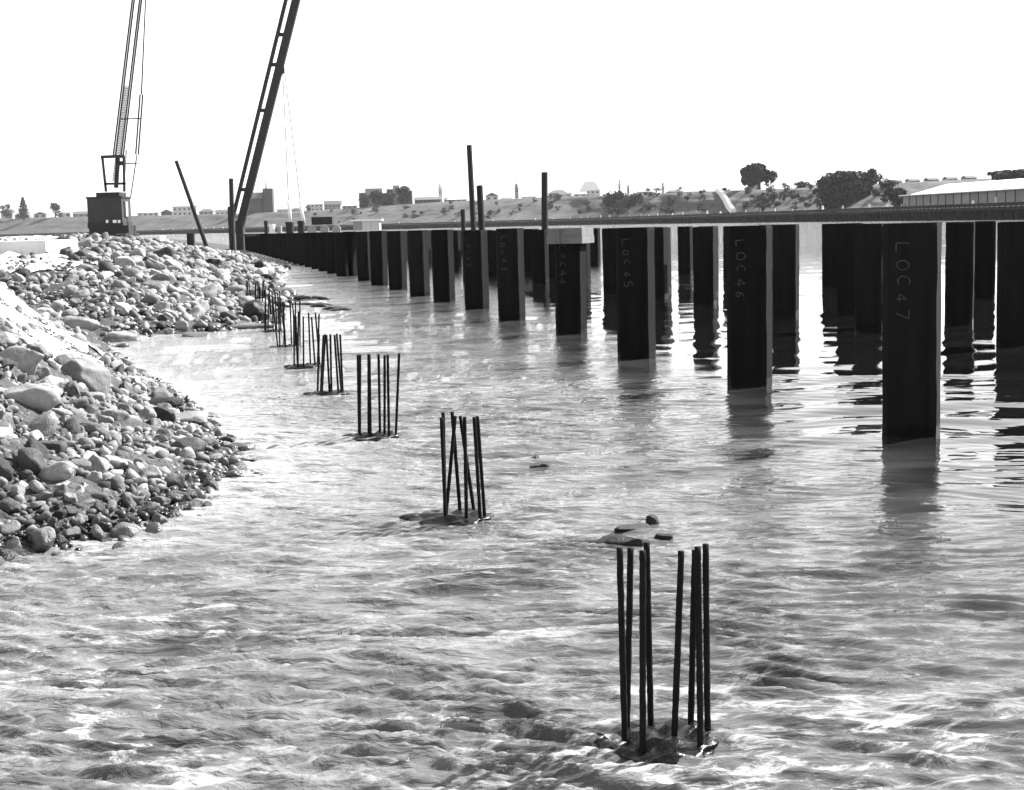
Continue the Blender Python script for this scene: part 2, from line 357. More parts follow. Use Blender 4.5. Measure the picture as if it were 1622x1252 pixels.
# features one can name: (px, py, half-size m, label, name)
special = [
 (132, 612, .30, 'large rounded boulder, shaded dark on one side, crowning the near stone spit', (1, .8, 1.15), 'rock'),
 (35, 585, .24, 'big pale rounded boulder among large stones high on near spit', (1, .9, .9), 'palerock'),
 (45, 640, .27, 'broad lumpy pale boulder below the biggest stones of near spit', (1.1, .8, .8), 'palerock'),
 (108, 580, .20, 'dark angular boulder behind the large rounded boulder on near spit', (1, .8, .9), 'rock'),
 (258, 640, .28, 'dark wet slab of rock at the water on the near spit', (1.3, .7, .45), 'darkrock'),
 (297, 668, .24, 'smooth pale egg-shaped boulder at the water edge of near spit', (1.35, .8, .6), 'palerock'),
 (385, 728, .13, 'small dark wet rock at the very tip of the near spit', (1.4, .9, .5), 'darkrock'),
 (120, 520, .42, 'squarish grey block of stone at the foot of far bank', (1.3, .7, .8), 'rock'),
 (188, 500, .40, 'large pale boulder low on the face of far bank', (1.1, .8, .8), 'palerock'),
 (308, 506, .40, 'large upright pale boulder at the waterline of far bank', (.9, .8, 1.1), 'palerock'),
 (108, 492, .42, 'big dark boulder low on the far bank face', (1.2, .8, .8), 'darkrock'),
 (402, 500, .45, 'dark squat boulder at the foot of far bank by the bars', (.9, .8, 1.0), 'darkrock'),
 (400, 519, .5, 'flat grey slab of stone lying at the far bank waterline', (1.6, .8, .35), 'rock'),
 (342, 424, .5, 'added dark block of rock, gully shade in its colour, on far bank shoulder', (1.0, .8, 1.0), 'darkrock'),  # dark boulder put in for the shaded gully face
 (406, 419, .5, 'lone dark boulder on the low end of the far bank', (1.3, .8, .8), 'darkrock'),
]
proto_me = {}
def rock_object(i, X, Y, Z, scale, rotm, m, name='boulder'):
    k = (i, m)
    if k not in proto_me:
        V, T = HI[i]; me = bpy.data.meshes.new('boulder'); me.from_pydata(V.tolist(), [], T.tolist()); me.materials.append(MT[m])
        me.polygons.foreach_set('use_smooth', [True]*len(T)); proto_me[k] = me
    o = bpy.data.objects.new(name, proto_me[k]); C.objects.link(o)
    o.matrix_world = Matrix.Translation((X, Y, Z)) @ Matrix(rotm.tolist()).to_4x4() @ Matrix.Diagonal((*scale, 1))
    return o
def ground_hit(px, py):
    z = .5
    for _ in range(25):
        p = gp(px, py, z); z += .5*(float(bank_z(p.x, p.y))-z)
    return p.x, p.y, z
for i, (px, py, s, lab, sc, m) in enumerate(special):
    X, Y, Z = ground_hit(px, py+6); Z = float(bank_z(X, Y))
    o = rock_object(i % 16, X, Y, Z+s*sc[2]*.35, (s*sc[0], s*sc[1], s*sc[2]*1.25), np.array(Matrix.Rotation(rr.uniform(-.4, .4), 3, 'Z')), m)
    tag(o, lab, 'boulder'); try_place(X, Y, s*.9, force=True)
# candidates, largest first
cand = []
def pale_top(X, Y):    # crushed fines of the haul road: few stones there
    return bool(road_mask(np.array(X), np.array(Y), bank_z(X, Y)))
def scatter(n, y0, y1, u0, u1, smin, smax, zlo=-.12):
    Y = y0*np.exp(rng.random(n)*math.log(y1/y0)) if y1/y0 > 3 else y0+(y1-y0)*np.sqrt(rng.random(n))
    X = (u0+(u1-u0)*rng.random(n))*Y; Z = bank_z(X, Y)
    s = smin*(smax/smin)**(rng.random(n)**2.6)
    ok = (Z > zlo)
    return [(float(s[i]), float(X[i]), float(Y[i]), float(Z[i])) for i in np.nonzero(ok)[0]]
def tier(n, y0, y1, u0, u1, s0, s1):
    Y = np.sqrt(y0*y0+(y1*y1-y0*y0)*rng.random(n)); X = (u0+(u1-u0)*rng.random(n))*Y; Z = bank_z(X, Y); ss = s0*(s1/s0)**rng.random(n)
    return [(float(ss[i]), float(X[i]), float(Y[i]), float(Z[i])) for i in np.nonzero(Z > -.12)[0]]
for n_, a_, b_ in ((110, .13, .21), (1900, .075, .13), (16000, .045, .08), (45000, .022, .045)): cand += tier(n_, 9.5, 31.5, -.46, -.12, a_, b_)
for n_, a_, b_ in ((90, .28, .42), (1500, .15, .27), (11000, .085, .15), (36000, .045, .085)): cand += tier(n_, 31.5, 66, -.42, -.12, a_, b_)
for n_, a_, b_ in ((200, .3, .45), (4000, .14, .3)): cand += tier(n_, 66, 135, -.36, -.12, a_, b_)
for k in range(30):                            # larger stones heaped high on the near spit and along the far toe
    if k < 16: X, Y, Z = ground_hit(rr.uniform(-5, 190), rr.uniform(570, 760)); sz = rr.uniform(.13, .22)
    else: X, Y, Z = ground_hit(rr.uniform(60, 400), rr.uniform(440, 526)); sz = rr.uniform(.24, .40)
    cand.append((sz, X, Y, Z))
cand.sort(reverse=True)
rocks = []
for s, X, Y, Z in cand:
    if pale_top(X, Y) and (s > .16 or rr.random() < .88): continue
    if s > .18 and Y < 31 and Z < .03 and rr.random() < .6: continue
    if try_place(X, Y, s): rocks.append((s/Y, s, X, Y, Z))
for s, X, Y, Z in scatter(17000, 9.5, 26, -.44, -.12, .012, .03, -.02)+scatter(9000, 31.5, 60, -.40, -.13, .03, .07, 0): rocks.append((s/Y, s, X, Y, Z+s*.5))
rocks.sort(reverse=True)
NIND = 285; n_ind = 0; bigs = []; smalls = []
for q in rocks:
    px, py = proj((q[2], q[3], q[4]+q[1]*.3))
    if n_ind < NIND and -10 < px < 440 and py < 900 : bigs.append(q); n_ind += 1
    else: smalls.append(q)
for _, s, X, Y, Z in bigs:
    i = rr.randrange(16); st = rr.uniform(.85, 1.3)
    o = rock_object(i, X, Y, Z+s*rr.uniform(.05, .4), (s*st, s*rr.uniform(.8, 1.05), s*rr.uniform(.85, 1.3)), rot_rand(rr, .5), 'rock')
    sp_ = 'near stone spit' if Y < 31.5 else 'far rubble bank'; big_ = s > (.115 if Y < 31.5 else .22)
    if Z < .10: tag(o, '%s boulder half wetted along the waterline of the %s' % ('big' if big_ else 'small', sp_), 'boulder', '%s waterline boulders of the %s' % ('big' if big_ else 'small', sp_))
    else: tag(o, '%s dry rounded river boulder heaped on the %s' % ('big' if big_ else 'small', sp_), 'boulder', '%s dry boulders of the %s' % ('big' if big_ else 'small', sp_))
def rubble(name, lst, label):
    Vs, Ts, tn = [], [], []; k = 0
    for _, s, X, Y, Z in lst:
        V, T = (MID if s/Y > .0075 else LO if s/Y > .0019 else TINY)[rr.randrange(8)]
        sc = np.array([s*rr.uniform(.8, 1.35), s, s*rr.uniform(.8, 1.2)])
        Vs.append((V*sc)@rot_rand(rr, .6).T+np.array([X, Y, Z+s*rr.uniform(0, .45)])); Ts.append(T+k); k += len(V)
        tn.append(np.full(len(V), max(.22, min(2.2, rr.gauss(1.0, .5)*(1+.9*mnoise.noise(Vector((X*.45, Y*.3, 7))))))))
    o = np_mesh(name, np.concatenate(Vs), np.concatenate(Ts), 'rubble')
    a = o.data.attributes.new('tone', 'FLOAT', 'POINT'); a.data.foreach_set('value', np.concatenate(tn).astype(np.float32))
    return tag(o, label, 'rubble', kind='stuff')
rubble('rubble', [q for q in smalls if q[3] < 31.5], 'small river stones covering the near stone spit')
rubble('rubble', [q for q in smalls if q[3] >= 31.5], 'small river stones covering the far rubble bank')

# dark rocks awash and the reef beyond the bars
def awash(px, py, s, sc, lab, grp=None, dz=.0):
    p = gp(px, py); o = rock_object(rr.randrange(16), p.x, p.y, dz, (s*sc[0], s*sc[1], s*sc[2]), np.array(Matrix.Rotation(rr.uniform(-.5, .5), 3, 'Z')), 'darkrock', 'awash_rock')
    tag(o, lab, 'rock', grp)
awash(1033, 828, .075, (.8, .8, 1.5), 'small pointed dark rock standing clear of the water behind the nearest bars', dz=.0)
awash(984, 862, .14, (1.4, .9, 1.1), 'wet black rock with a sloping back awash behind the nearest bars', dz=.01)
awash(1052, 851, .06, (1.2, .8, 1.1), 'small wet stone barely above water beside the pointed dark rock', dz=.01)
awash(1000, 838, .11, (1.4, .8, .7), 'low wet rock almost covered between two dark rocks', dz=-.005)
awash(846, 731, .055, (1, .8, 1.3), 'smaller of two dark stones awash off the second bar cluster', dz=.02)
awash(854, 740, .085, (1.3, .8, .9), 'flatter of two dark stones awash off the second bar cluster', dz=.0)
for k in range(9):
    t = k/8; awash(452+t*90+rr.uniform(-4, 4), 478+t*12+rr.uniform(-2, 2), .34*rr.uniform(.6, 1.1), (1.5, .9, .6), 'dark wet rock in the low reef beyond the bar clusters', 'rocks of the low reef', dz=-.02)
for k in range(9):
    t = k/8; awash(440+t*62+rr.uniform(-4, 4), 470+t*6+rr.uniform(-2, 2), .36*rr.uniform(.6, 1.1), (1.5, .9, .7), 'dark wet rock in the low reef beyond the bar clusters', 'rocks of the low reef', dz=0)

# ------------------------------------------------------------------ pile stubs with starter bars
def stub(name_label, bars, cx_, cy_, hr, group=None, head=True):
    c = gp(cx_, cy_); c.z = 0
    e = empty('pile_stub', c, name_label, 'pile stub', group)
    if head:
        V, T = HI[4]; mb = MB(); mb.add([(c.x+v[0]*hr*1.15*(1+.3*mnoise.noise(Vector(v)*3)), c.y+v[1]*hr*1.4, -.014+v[2]*.075*(1+1.3*mnoise.noise(Vector(v)*5))) for v in V], [tuple(t) for t in T]); mb.build('concrete_head', 'head', e, True)
    for (xt, yt, xb, yb) in bars:
        b = gp(xb, yb); r = ray(xt, yt); t = (b.y)/r[1]
        top = Vector((r[0]*t, b.y+rr.uniform(-.03, .03), CAMH+r[2]*t)); dn = (b-top).normalized()
        mb = MB(); mb.tube(b+dn*.35, top, .0148, .0148, 9, .09, 40); mb.build('starter_bar', 'bar', e, True)
stub('pile stub with eight tall straight bars in churning water beside dark rocks',
     [(981, 867, 990, 1178), (998, 866, 993, 1160), (1017, 870, 1018, 1192), (1024, 859, 1031, 1150), (1079, 873, 1068, 1178), (1100, 870, 1094, 1160), (1106, 868, 1110, 1188), (1119, 864, 1121, 1168)], 1052, 1172, .28)
stub('pile stub whose bars lean and cross each other above the water',
     [(699, 662, 706, 826), (702, 653, 705, 818), (716, 653, 729, 815), (721, 659, 706, 822), (729, 659, 751, 812), (736, 660, 739, 826), (751, 661, 761, 826), (756, 660, 768, 822)], 722, 820, .34)
stub('pile stub with evenly spread upright bars, two pairs doubled close together',
     [(567, 562, 569, 690), (570, 562, 570, 692), (584, 561, 584, 693), (585, 562, 587, 694), (600, 561, 602, 691), (609, 563, 609, 692), (614, 562, 616, 691), (632, 560, 627, 690)], 598, 691, .3)
stub('pile stub whose bars splay apart downward into the foaming ripple',
     [(505, 530, 503, 623), (512, 531, 508, 624), (515, 530, 510, 622), (517, 531, 522, 624), (523, 530, 525, 624), (530, 531, 536, 623), (533, 529, 541, 624), (539, 530, 543, 623)], 523, 624, .3)
TH = rad(12.6); rd = Vector((-math.sin(TH), math.cos(TH), 0)); rn = Vector((math.cos(TH), math.sin(TH), 0))
for k, al in enumerate((24.5, 28.7, 33.3, 37.6, 41.5)):
    c = rd*al+rn*1.95; bars = []
    for j in range(8):
        a = j/8*2*math.pi+rr.uniform(-.2, .2); bx = c+Vector((math.cos(a)*.22, math.sin(a)*.22, 0)); tp = bx+Vector((rr.gauss(0, .05), rr.gauss(0, .03), .88+rr.uniform(-.05, .06)))
        bars.append((*proj(tp), *proj(bx)))
    cxp = proj(c)
    stub('distant pile stub of dark upright bars in the line leading to far bank', bars, cxp[0], cxp[1], .3, 'distant pile stubs in the line', True)

# ------------------------------------------------------------------ concrete piles
PY = rad(-22.0)                                 # the piles stand turned a little from their row
def pile_mesh(wd=.545, ch=.065):
    h = wd/2; sec = [(-h, -h+ch), (-h+ch, -h), (h-ch, -h), (h, -h+ch), (h, h-ch), (h-ch, h), (-h+ch, h), (-h, h-ch)]
    zs = [0, -.04]+[-.25*i for i in range(1, 21)]
    me = bpy.data.meshes.new('concrete_pile'); V = []; Fc = []
    for j, z in enumerate(zs):
        s = .985 if j == 0 else 1.0
        for x, y in sec: V.append((x*s+random.uniform(-.006, .006), y*s+random.uniform(-.006, .006), z))
    Fc.append(tuple(range(8)))
    for j in range(len(zs)-1):
        for i in range(8): Fc.append(((j+1)*8+i, (j+1)*8+(i+1) % 8, j*8+(i+1) % 8, j*8+i))
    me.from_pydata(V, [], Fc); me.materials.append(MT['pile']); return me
PMs = [pile_mesh() for _ in range(4)]
STROKES = {'L': [[(0, 1), (0, 0), (.6, 0)]], 'O': [[(.35+.33*math.cos(t*.628), .5+.42*math.sin(t*.628)) for t in range(11)]],
 'C': [[(.62, .85), (.35, .95), (.08, .7), (.05, .35), (.3, .06), (.62, .15)]], '4': [[(.45, 0), (.45, 1), (0, .35), (.7, .35)]], '7': [[(0, 1), (.65, .97), (.25, 0)]],
 '5': [[(.6, 1), (.1, 1), (.08, .58), (.45, .6), (.62, .35), (.45, .06), (.05, .08)]], '6': [[(.55, .95), (.15, .6), (.05, .3), (.3, .02), (.58, .25), (.35, .5), (.1, .38)]],
 '3': [[(.05, .92), (.5, .95), (.55, .68), (.25, .53), (.6, .35), (.4, .03), (.02, .1)]], '2': [[(.05, .8), (.3, 1), (.58, .75), (.05, .03), (.65, .03)]]}
def chalk(o, text, z0):
    h = .545/2+.004; x0 = -.06; z = z0
    for chh in text:
        mb = MB(); ja = rr.gauss(0, .10); js = rr.uniform(.85, 1.15); jx = rr.gauss(0, .012)
        for st in STROKES[chh]:
            P = [Vector((x0-.075+jx+(py_-ja*px_)*.13*js, -h, z-(px_+ja*py_)*.13*js)) for px_, py_ in st]   # turned a quarter: reads downward
            for a, b in zip(P, P[1:]): mb.bar(a, b, .011, .004)
        c = bpy.data.meshes.new('chalk_character'); c.from_pydata([tuple(v) for v in mb.v], [], mb.f); c.materials.append(MT['chalk'])
        k = bpy.data.objects.new('chalk_character', c); C.objects.link(k); k.parent = o
        z -= .165 if chh != 'C' else .19
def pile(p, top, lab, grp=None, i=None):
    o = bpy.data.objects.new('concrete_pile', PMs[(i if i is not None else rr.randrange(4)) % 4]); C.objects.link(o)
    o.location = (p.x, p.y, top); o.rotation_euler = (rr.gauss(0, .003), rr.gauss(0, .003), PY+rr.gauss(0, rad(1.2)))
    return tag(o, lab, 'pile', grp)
def ytop(x): return 353+(1445-x)*.0172
r1 = [(1394, 1492, 690, 353), (1153, 1224, 612, 357.7), (980, 1038, 570, 360.5), (882, 931, 532, 384), (790, 832, 510, 362), (738, 773, 493, 365), (687, 720, 481, 364), (651, 680, 472, 365), (617, 644, 462, 366), (589, 614, 455, 366), (568, 589, 448, 367), (545, 566, 440, 367)]
for i, (a, b, wl_, yt) in enumerate(r1):
    p = gp((a+b)/2, wl_-3); z = zfor(p.x, p.y, yt); num = 47-i
    if num >= 42:
        o = pile(p, z, 'dark square concrete pile with LOC%d chalked down its face' % num, None, i)
        chalk(o, 'LOC%d' % num, -.2 if num != 44 else -.06)
    else: pile(p, z, 'unmarked dark concrete pile in the near row beyond the chalked piles', 'unmarked piles of the near row')
for k in range(24):
    p = rd*(69.5+4.6*k)+rn*(7.45); x, _ = proj(p); pile(p, zfor(p.x, p.y, ytop(x)-.4), 'unmarked dark concrete pile in the near row beyond the chalked piles', 'unmarked piles of the near row')
rows = {'second row': (13.6, [22.4+4.63*k for k in range(31)]), 'third row': (15.2, [27.1+4.63*k for k in range(30)]), 'outermost row': (20.8, [34.9+4.63*k for k in range(28)])}
measured = {('second row', 0): (1605, 547), ('second row', 1): (1377, 520), ('second row', 2): (1245, 500), ('second row', 3): (1117, 483), ('second row', 5): (971, 463), ('second row', 7): (857, 447),
            ('third row', 0): (1520, 514), ('third row', 1): (1346, 497), ('third row', 4): (1048, 460), ('outermost row', 0): (1559, 473), ('outermost row', 2): (1317, 453), ('outermost row', 5): (1086, 433), ('outermost row', 8): (942, 420)}
for rname, (off, als) in rows.items():
    for ia, al in enumerate(als):
        p = rd*(al+rr.uniform(-.12, .12))+rn*(off+rr.uniform(-.08, .08))
        if (rname, ia) in measured: p = gp(*measured[(rname, ia)])
        x, _ = proj(p)
        pile(p, zfor(p.x, p.y, ytop(x)+rr.uniform(-1, 1)), 'plain dark concrete pile in the %s out from the bars' % rname, 'piles of the %s' % rname)
# formwork cap on LOC44
p = gp(907, 529); zt = zfor(p.x, p.y, 361)
cap = empty('formwork_box', (p.x, p.y, zt-.33), 'grey boarded cap box fitted over one pile head', 'formwork')
MB().box((p.x, p.y, zt-.085), (.74, .74, .165), rad(-22)).build('top_board', 'cap', cap)
MB().box((p.x, p.y, zt-.245), (.76, .76, .15), rad(-22)).build('lower_board', 'cap', cap)
MB().box((p.x-.12*math.cos(rad(22))-.385*math.sin(rad(22)), p.y+.12*math.sin(rad(22))-.385*math.cos(rad(22)), zt-.165), (.05, .03, .30), rad(-22)).build('cleat', 'cap', cap)
# pale formwork box further along
p = rd*70+rn*7.2; pb = at(582, 365, p.y); zt = at(582, 349, p.y).z
fb = empty('formwork_box', pb, 'pale boarded box with white lid standing on the pile tops', 'formwork')
for k in range(3): MB().box((pb.x-.42+.42*k, pb.y, (pb.z+zt)/2-.03), (.405, .9, zt-pb.z-.06), 0).build('board', 'wall_light' if k else 'wall_mid', fb)
MB().box((pb.x, pb.y, zt), (1.5, 1.05, .07), 0).build('lid', 'white', fb)

# ------------------------------------------------------------------ tall posts
def post(x0, y0, x1, y1, D, r, lab, m='timber', zb=None):
    a = at(x0, y0, D); b = at(x1, y1, D); d = (a-b)
    ground = zb if zb is not None else -1.5
    if b.z > ground: b = b-d*((b.z-ground)/d.z)
    o = MB().tube(b, a, r*1.05, r, 10, .02, 8).build('timber_post', m, None, False, (b.x, b.y, b.z)); return tag(o, lab, 'post')
post(743, 230, 750, 362, 60, .11, 'tallest thin dark post leaning slightly above the pile rows')
post(759.5, 294, 763, 362, 60.5, .13, 'shorter dark post right beside the tallest thin post')
post(733, 332, 734, 362, 59, .09, 'stumpy dark post, lowest of three posts standing together')
post(862.5, 273, 863, 358, 56.7, .125, 'lone upright dark post rising above pile behind LOC43')
post(366, 283, 368, 365, 168, .26, 'upright dark post standing beside the foot of the piling leader')
a = at(279, 255, 82); b = at(327, 390, 82)
tag(MB().tube(a, b, .10, .12, 10, .02, 6).build('leaning_pole', 'timber', None, False, b), 'dark pole leaning steeply out of the far rubble bank', 'pole')
b = at(303, 392, 82); tag(MB().box((b.x, b.y, b.z+.32), (.38, .38, .9)).build('short_post', 'timber', None, False, (b.x, b.y, b.z-.1)), 'short square dark post on far bank near leaning pole', 'post')

# ------------------------------------------------------------------ crawler crane on the far bank
DC = 80.0
def c_(px, py, dy=0.0): return at(px, py, DC+dy)
base = c_(180, 386); base.z = float(bank_z(base.x, base.y))
cr = empty('crawler_crane', base, 'dark crawler crane with lattice boom on top of the far bank', 'crane')
sc = DC/F
for sx in (-1, 1):
    cxp = base.x+sx*.8; tr = MB()
    prof = []
    for k in range(14):
        a_ = k/14*2*math.pi; prof.append((math.cos(a_), math.sin(a_)))
    V = []; n = len(prof); L_ = 1.25
    for x in (-.27, .27):
        for c0, s0 in prof: V.append((cxp+x, base.y+c0*.33+(L_ if c0 > 0 else -L_), base.z+.36+s0*.34))
    tr.add(V, [tuple(range(n)), tuple(range(2*n-1, n-1, -1))]+[(i, n+i, n+(i+1) % n, (i+1) % n) for i in range(n)])
    t_ = tr.build('track', 'steel', cr)
    wh = MB()
    for yy in np.linspace(-1.2, 1.2, 5): wh.tube((cxp-.3, base.y+yy, base.z+.34), (cxp+.3, base.y+yy, base.z+.34), .2, .2, 10)
    wh.build('track_wheels', 'steel', t_)
MB().box((base.x, base.y, base.z+.62), (2.15, 1.6, 1.0)).build('carbody', 'steel', cr)
MB().tube((base.x, base.y, base.z+.7), (base.x, base.y, base.z+1.05), .6, .6, 16).build('slew_ring', 'steel', cr)
h0 = c_(145, 352); h1 = c_(209, 312)
h1.x -= .42
MB().box(((h0.x+h1.x)/2, base.y+.3, (h0.z+h1.z)/2-.05), (h1.x-h0.x, 1.9, h1.z-h0.z)).build('machinery_house', 'steel2', cr)
MB().box(((h0.x+h1.x)/2, base.y+.3, h1.z-.01), (h1.x-h0.x+.1, 2.0, .09)).build('house_roof', 'steel', cr)
MB().box(((h0.x+h1.x)/2+.15, base.y+.3, h1.z+.14), (1.25, 1.5, .24)).build('roof_hatch', 'steel', cr)
MB().box(((h0.x+h1.x)/2, base.y+.3, base.z+1.15), (h1.x-h0.x+.06, 2.0, .3)).build('counterweight', 'steel', cr)
for px in (178, 190, 197):
    q = c_(px, 351); MB().box((q.x-.1, base.y-.69, q.z), (.2 if px == 190 else .13, .03, .16)).build('lamp_plate', 'white', cr)
MB().box((h1.x+.05, base.y+.1, (h0.z+h1.z)/2), (.08, .5, h1.z-h0.z-.5)).build('lit_edge_strip', 'wall_mid', cr)  # pale strip on the house edge, sunlight put into its colour
for dy in (-.5, .7):
    MB().bar(c_(168, 304, dy), c_(162, 248, dy), .12, .1).build('gantry_leg', 'steel', cr)
    MB().bar(c_(197, 304, dy), c_(196, 248, dy), .12, .1).build('gantry_leg', 'steel', cr)
    MB().bar(c_(166, 291.5, dy), c_(199, 291, dy), .12, .1).build('gantry_brace', 'steel', cr)
for dy in (-.55, .75): MB().bar(c_(160, 249, dy), c_(197, 247.5, dy), .16, .12).build('gantry_head', 'steel', cr)
# lattice boom: chords and lacing, goes up out of sight
def lattice(name, a, b, wa, wb, n, r, parent):
    a = Vector(a); b = Vector(b); d = (b-a).normalized(); u = d.cross(Vector((0, 1, 0))).normalized(); v = d.cross(u)
    mb = MB(); lac = MB()
    cor = lambda t, i: a.lerp(b, t)+(u*((-1, 1, 1, -1)[i])+v*((-1, -1, 1, 1)[i]))*(wa+(wb-wa)*t)/2
    for i in range(4): mb.tube(cor(0, i), cor(1, i), r, r, 6)
    for k in range(n):
        for i in range(4): lac.tube(cor(k/n, i), cor((k+1)/n, (i+1) % 4), r*.75, r*.75, 4); lac.tube(cor(k/n, i), cor(k/n, (i+1) % 4), r*.7, r*.7, 4)
    o = mb.build(name, 'steel', parent); lac.build('lacing', 'steel', o); return o
bt = c_(212, 41); b0 = c_(184, 298); b1 = c_(187, 250); top = bt+(bt-b1)*.45
MB().bar(b0, b1, .2, .2).build('boom_foot', 'steel', cr)
lattice('boom', b1, top, .42, .38, 40, .052, cr)
q0 = c_(207, 312); q1 = c_(217, 245); q2 = c_(229, 41); q3 = q2+(q2-c_(223, 186))*.65
MB().bar(q0, q1, .05, .05).build('pendant', 'steel', cr)
lattice('pendant_ladder', q1, c_(224, 150), .14, .14, 14, .03, cr)
MB().tube(c_(224, 150), q3, .045, .035, 6).build('pendant', 'steel', cr)
for pa, pb_ in (((186, 259), (217, 259)), ((190, 189), (222, 188))):
    MB().bar(c_(*pa), c_(*pb_), .06, .06).build('spreader', 'steel', cr)
MB().box(c_(190, 259), (.4, .3, .22)).build('sheave_block', 'steel', cr)
MB().tube(c_(204, 262), c_(207, 232), .012, .012, 5).build('hoist_rope', 'rope', cr)

# low white platform next to the crane, white slab further left
q = at(236, 377, 76); q.z -= .12
wt = empty('white_platform', (q.x, q.y, q.z-.25), 'low white flat platform on the bank beside the crane', 'platform')
MB().box((q.x, q.y, q.z+.08), (1.45, 1.2, .26)).build('deck', 'white', wt)
for s_ in (-.5, .5): MB().box((q.x+s_, q.y, q.z-.12), (.12, 1.1, .3)).build('bearer', 'timber', wt)
q = at(10, 392, 46); g0 = float(bank_z(q.x, q.y))
V = MB(); V.box((q.x-.9, q.y+1.2, g0+.16), (4.6, 3.4, .5)); s_ = V.build('concrete_slab', 'pale', None, False, (q.x-.9, q.y+1.2, g0-.1)); tag(s_, 'long white concrete slab lying on top of the far bank', 'slab')

# ------------------------------------------------------------------ piling rig at the far end of the pile rows
DR = 172.0
def r_(px, py, dy=0): return at(px, py, DR+dy)
rb = r_(374, 396); rb.z = 0
rg = empty('piling_rig', (rb.x, rb.y, 1.0), 'tall raking piling leader with twin rails rising beyond the piles', 'piling rig')
L0 = r_(379, 365); L1 = r_(459, 41); L2 = L1+(L1-L0)*.35
MB().bar(L0, L2, .9, .8).build('main_rail', 'steel', rg)
K0 = r_(369, 345); K1 = r_(443, 41); K2 = K1+(K1-K0)*.35
MB().bar(K0, K2, .4, .45).build('second_rail', 'steel', rg)
for py in (300, 174, 102, 55):
    ta = (py-41)/(365-41); a_ = L1.lerp(L0, ta); tb = (py-41)/(345-41); b_ = K1.lerp(K0, tb)
    MB().bar(a_, b_, .42, .4).build('cross_tie', 'steel', rg)
for (x0, y0, x1, y1) in ((362, 328, 372, 396), (374, 350, 388, 396)):
    a_ = r_(x0, y0); b_ = r_(x1, y1); MB().box(((a_.x+b_.x)/2, DR, (a_.z+b_.z)/2), (b_.x-a_.x, 1.4, a_.z-b_.z)).build('rig_frame', 'steel', rg)
hk = r_(447, 108); MB().box(hk, (.5, .5, 1.2)).build('sheave', 'steel', rg)
for xa, xb in ((448, 457), (451, 476)):
    MB().tube(r_(xa, 116), r_(xb, 322), .05, .05, 5).build('hoist_rope', 'rope', rg)
for xa, ya, xb, yb in ((457, 318, 460, 352), (475, 318, 481, 354)):
    tag(MB().tube(r_(xb, yb), r_(xa, ya), .22, .18, 8).build('white_sling_pole', 'white', None, True, r_(xb, yb)), 'white hanging spar on the %s hoist rope of the piling rig' % ('first' if xa == 457 else 'second'), 'spar')
# staging and gear on the pile tops near the rig
st0 = r_(372, 372); st1 = r_(548, 369, -70)
for i, (x0, x1, y0, y1, D, m, lab, nm) in enumerate((
    (452, 466, 352, 369, 150, 'timber', 'dark squat bollard under the first white spar', 'bollard'),
    (471, 483, 350, 369, 148, 'timber', 'dark squat bollard under the second white spar', 'bollard'),
    (418, 425, 350, 371, 160, 'timber', 'narrow dark upright on the pile tops near rig', 'upright'),
    (426, 436, 356, 369, 158, 'white', 'small white drum on the pile tops near rig', 'drum'),
    (438, 447, 359, 369, 158, 'wall_mid', 'small grey drum on the pile tops near rig', 'drum'))):
    a_ = at(x0, y0, D); b_ = at(x1, y1, D); r0 = (b_.x-a_.x)/2; zb_ = b_.z-.2
    mb = MB(); cxm = (a_.x+b_.x)/2; mb.tube((cxm, D, zb_), (cxm, D, a_.z-.15*(a_.z-zb_)), r0, r0*.95, 12); mb.tube((cxm, D, a_.z-.15*(a_.z-zb_)), (cxm, D, a_.z), r0*1.12, r0*1.0, 12)
    tag(mb.build(nm, m, None, False, (cxm, D, zb_)), lab, nm)
wa = at(495, 360, 120); wb = at(527, 344, 120)
wn_ = empty('winch', (wa.x, 120, wa.z-.5), 'dark winch box on pale wheels on the pile tops', 'winch')
MB().box(((wa.x+wb.x)/2, 120, (wa.z+wb.z)/2+.1), (wb.x-wa.x, 1.0, wb.z-wa.z-.15)).build('body', 'steel', wn_)
for px in (494, 514, 533):
    q = at(px, 364, 119.3); MB().tube((q.x, 119.2, q.z), (q.x, 119.45, q.z), .36, .36, 14).build('wheel', 'wall_mid', wn_)
tmb = MB(); tmb.hexa([(*at(378, 371.5, 172).xy, at(378, 371.5, 172).z-.25)]*0 or [Vector((p.x+dx, p.y, p.z-.05+dz)) for dz in (-.22, 0) for (p, dx) in ((at(505, 367, 92), 0), (at(505, 367, 92), .9), (at(380, 371, 168), .9), (at(380, 371, 168), 0))])
tag(tmb.build('staging_beam', 'timber', None, False, at(505, 368, 92)), 'long dark timber staging beam laid along the farthest piles', 'beam')

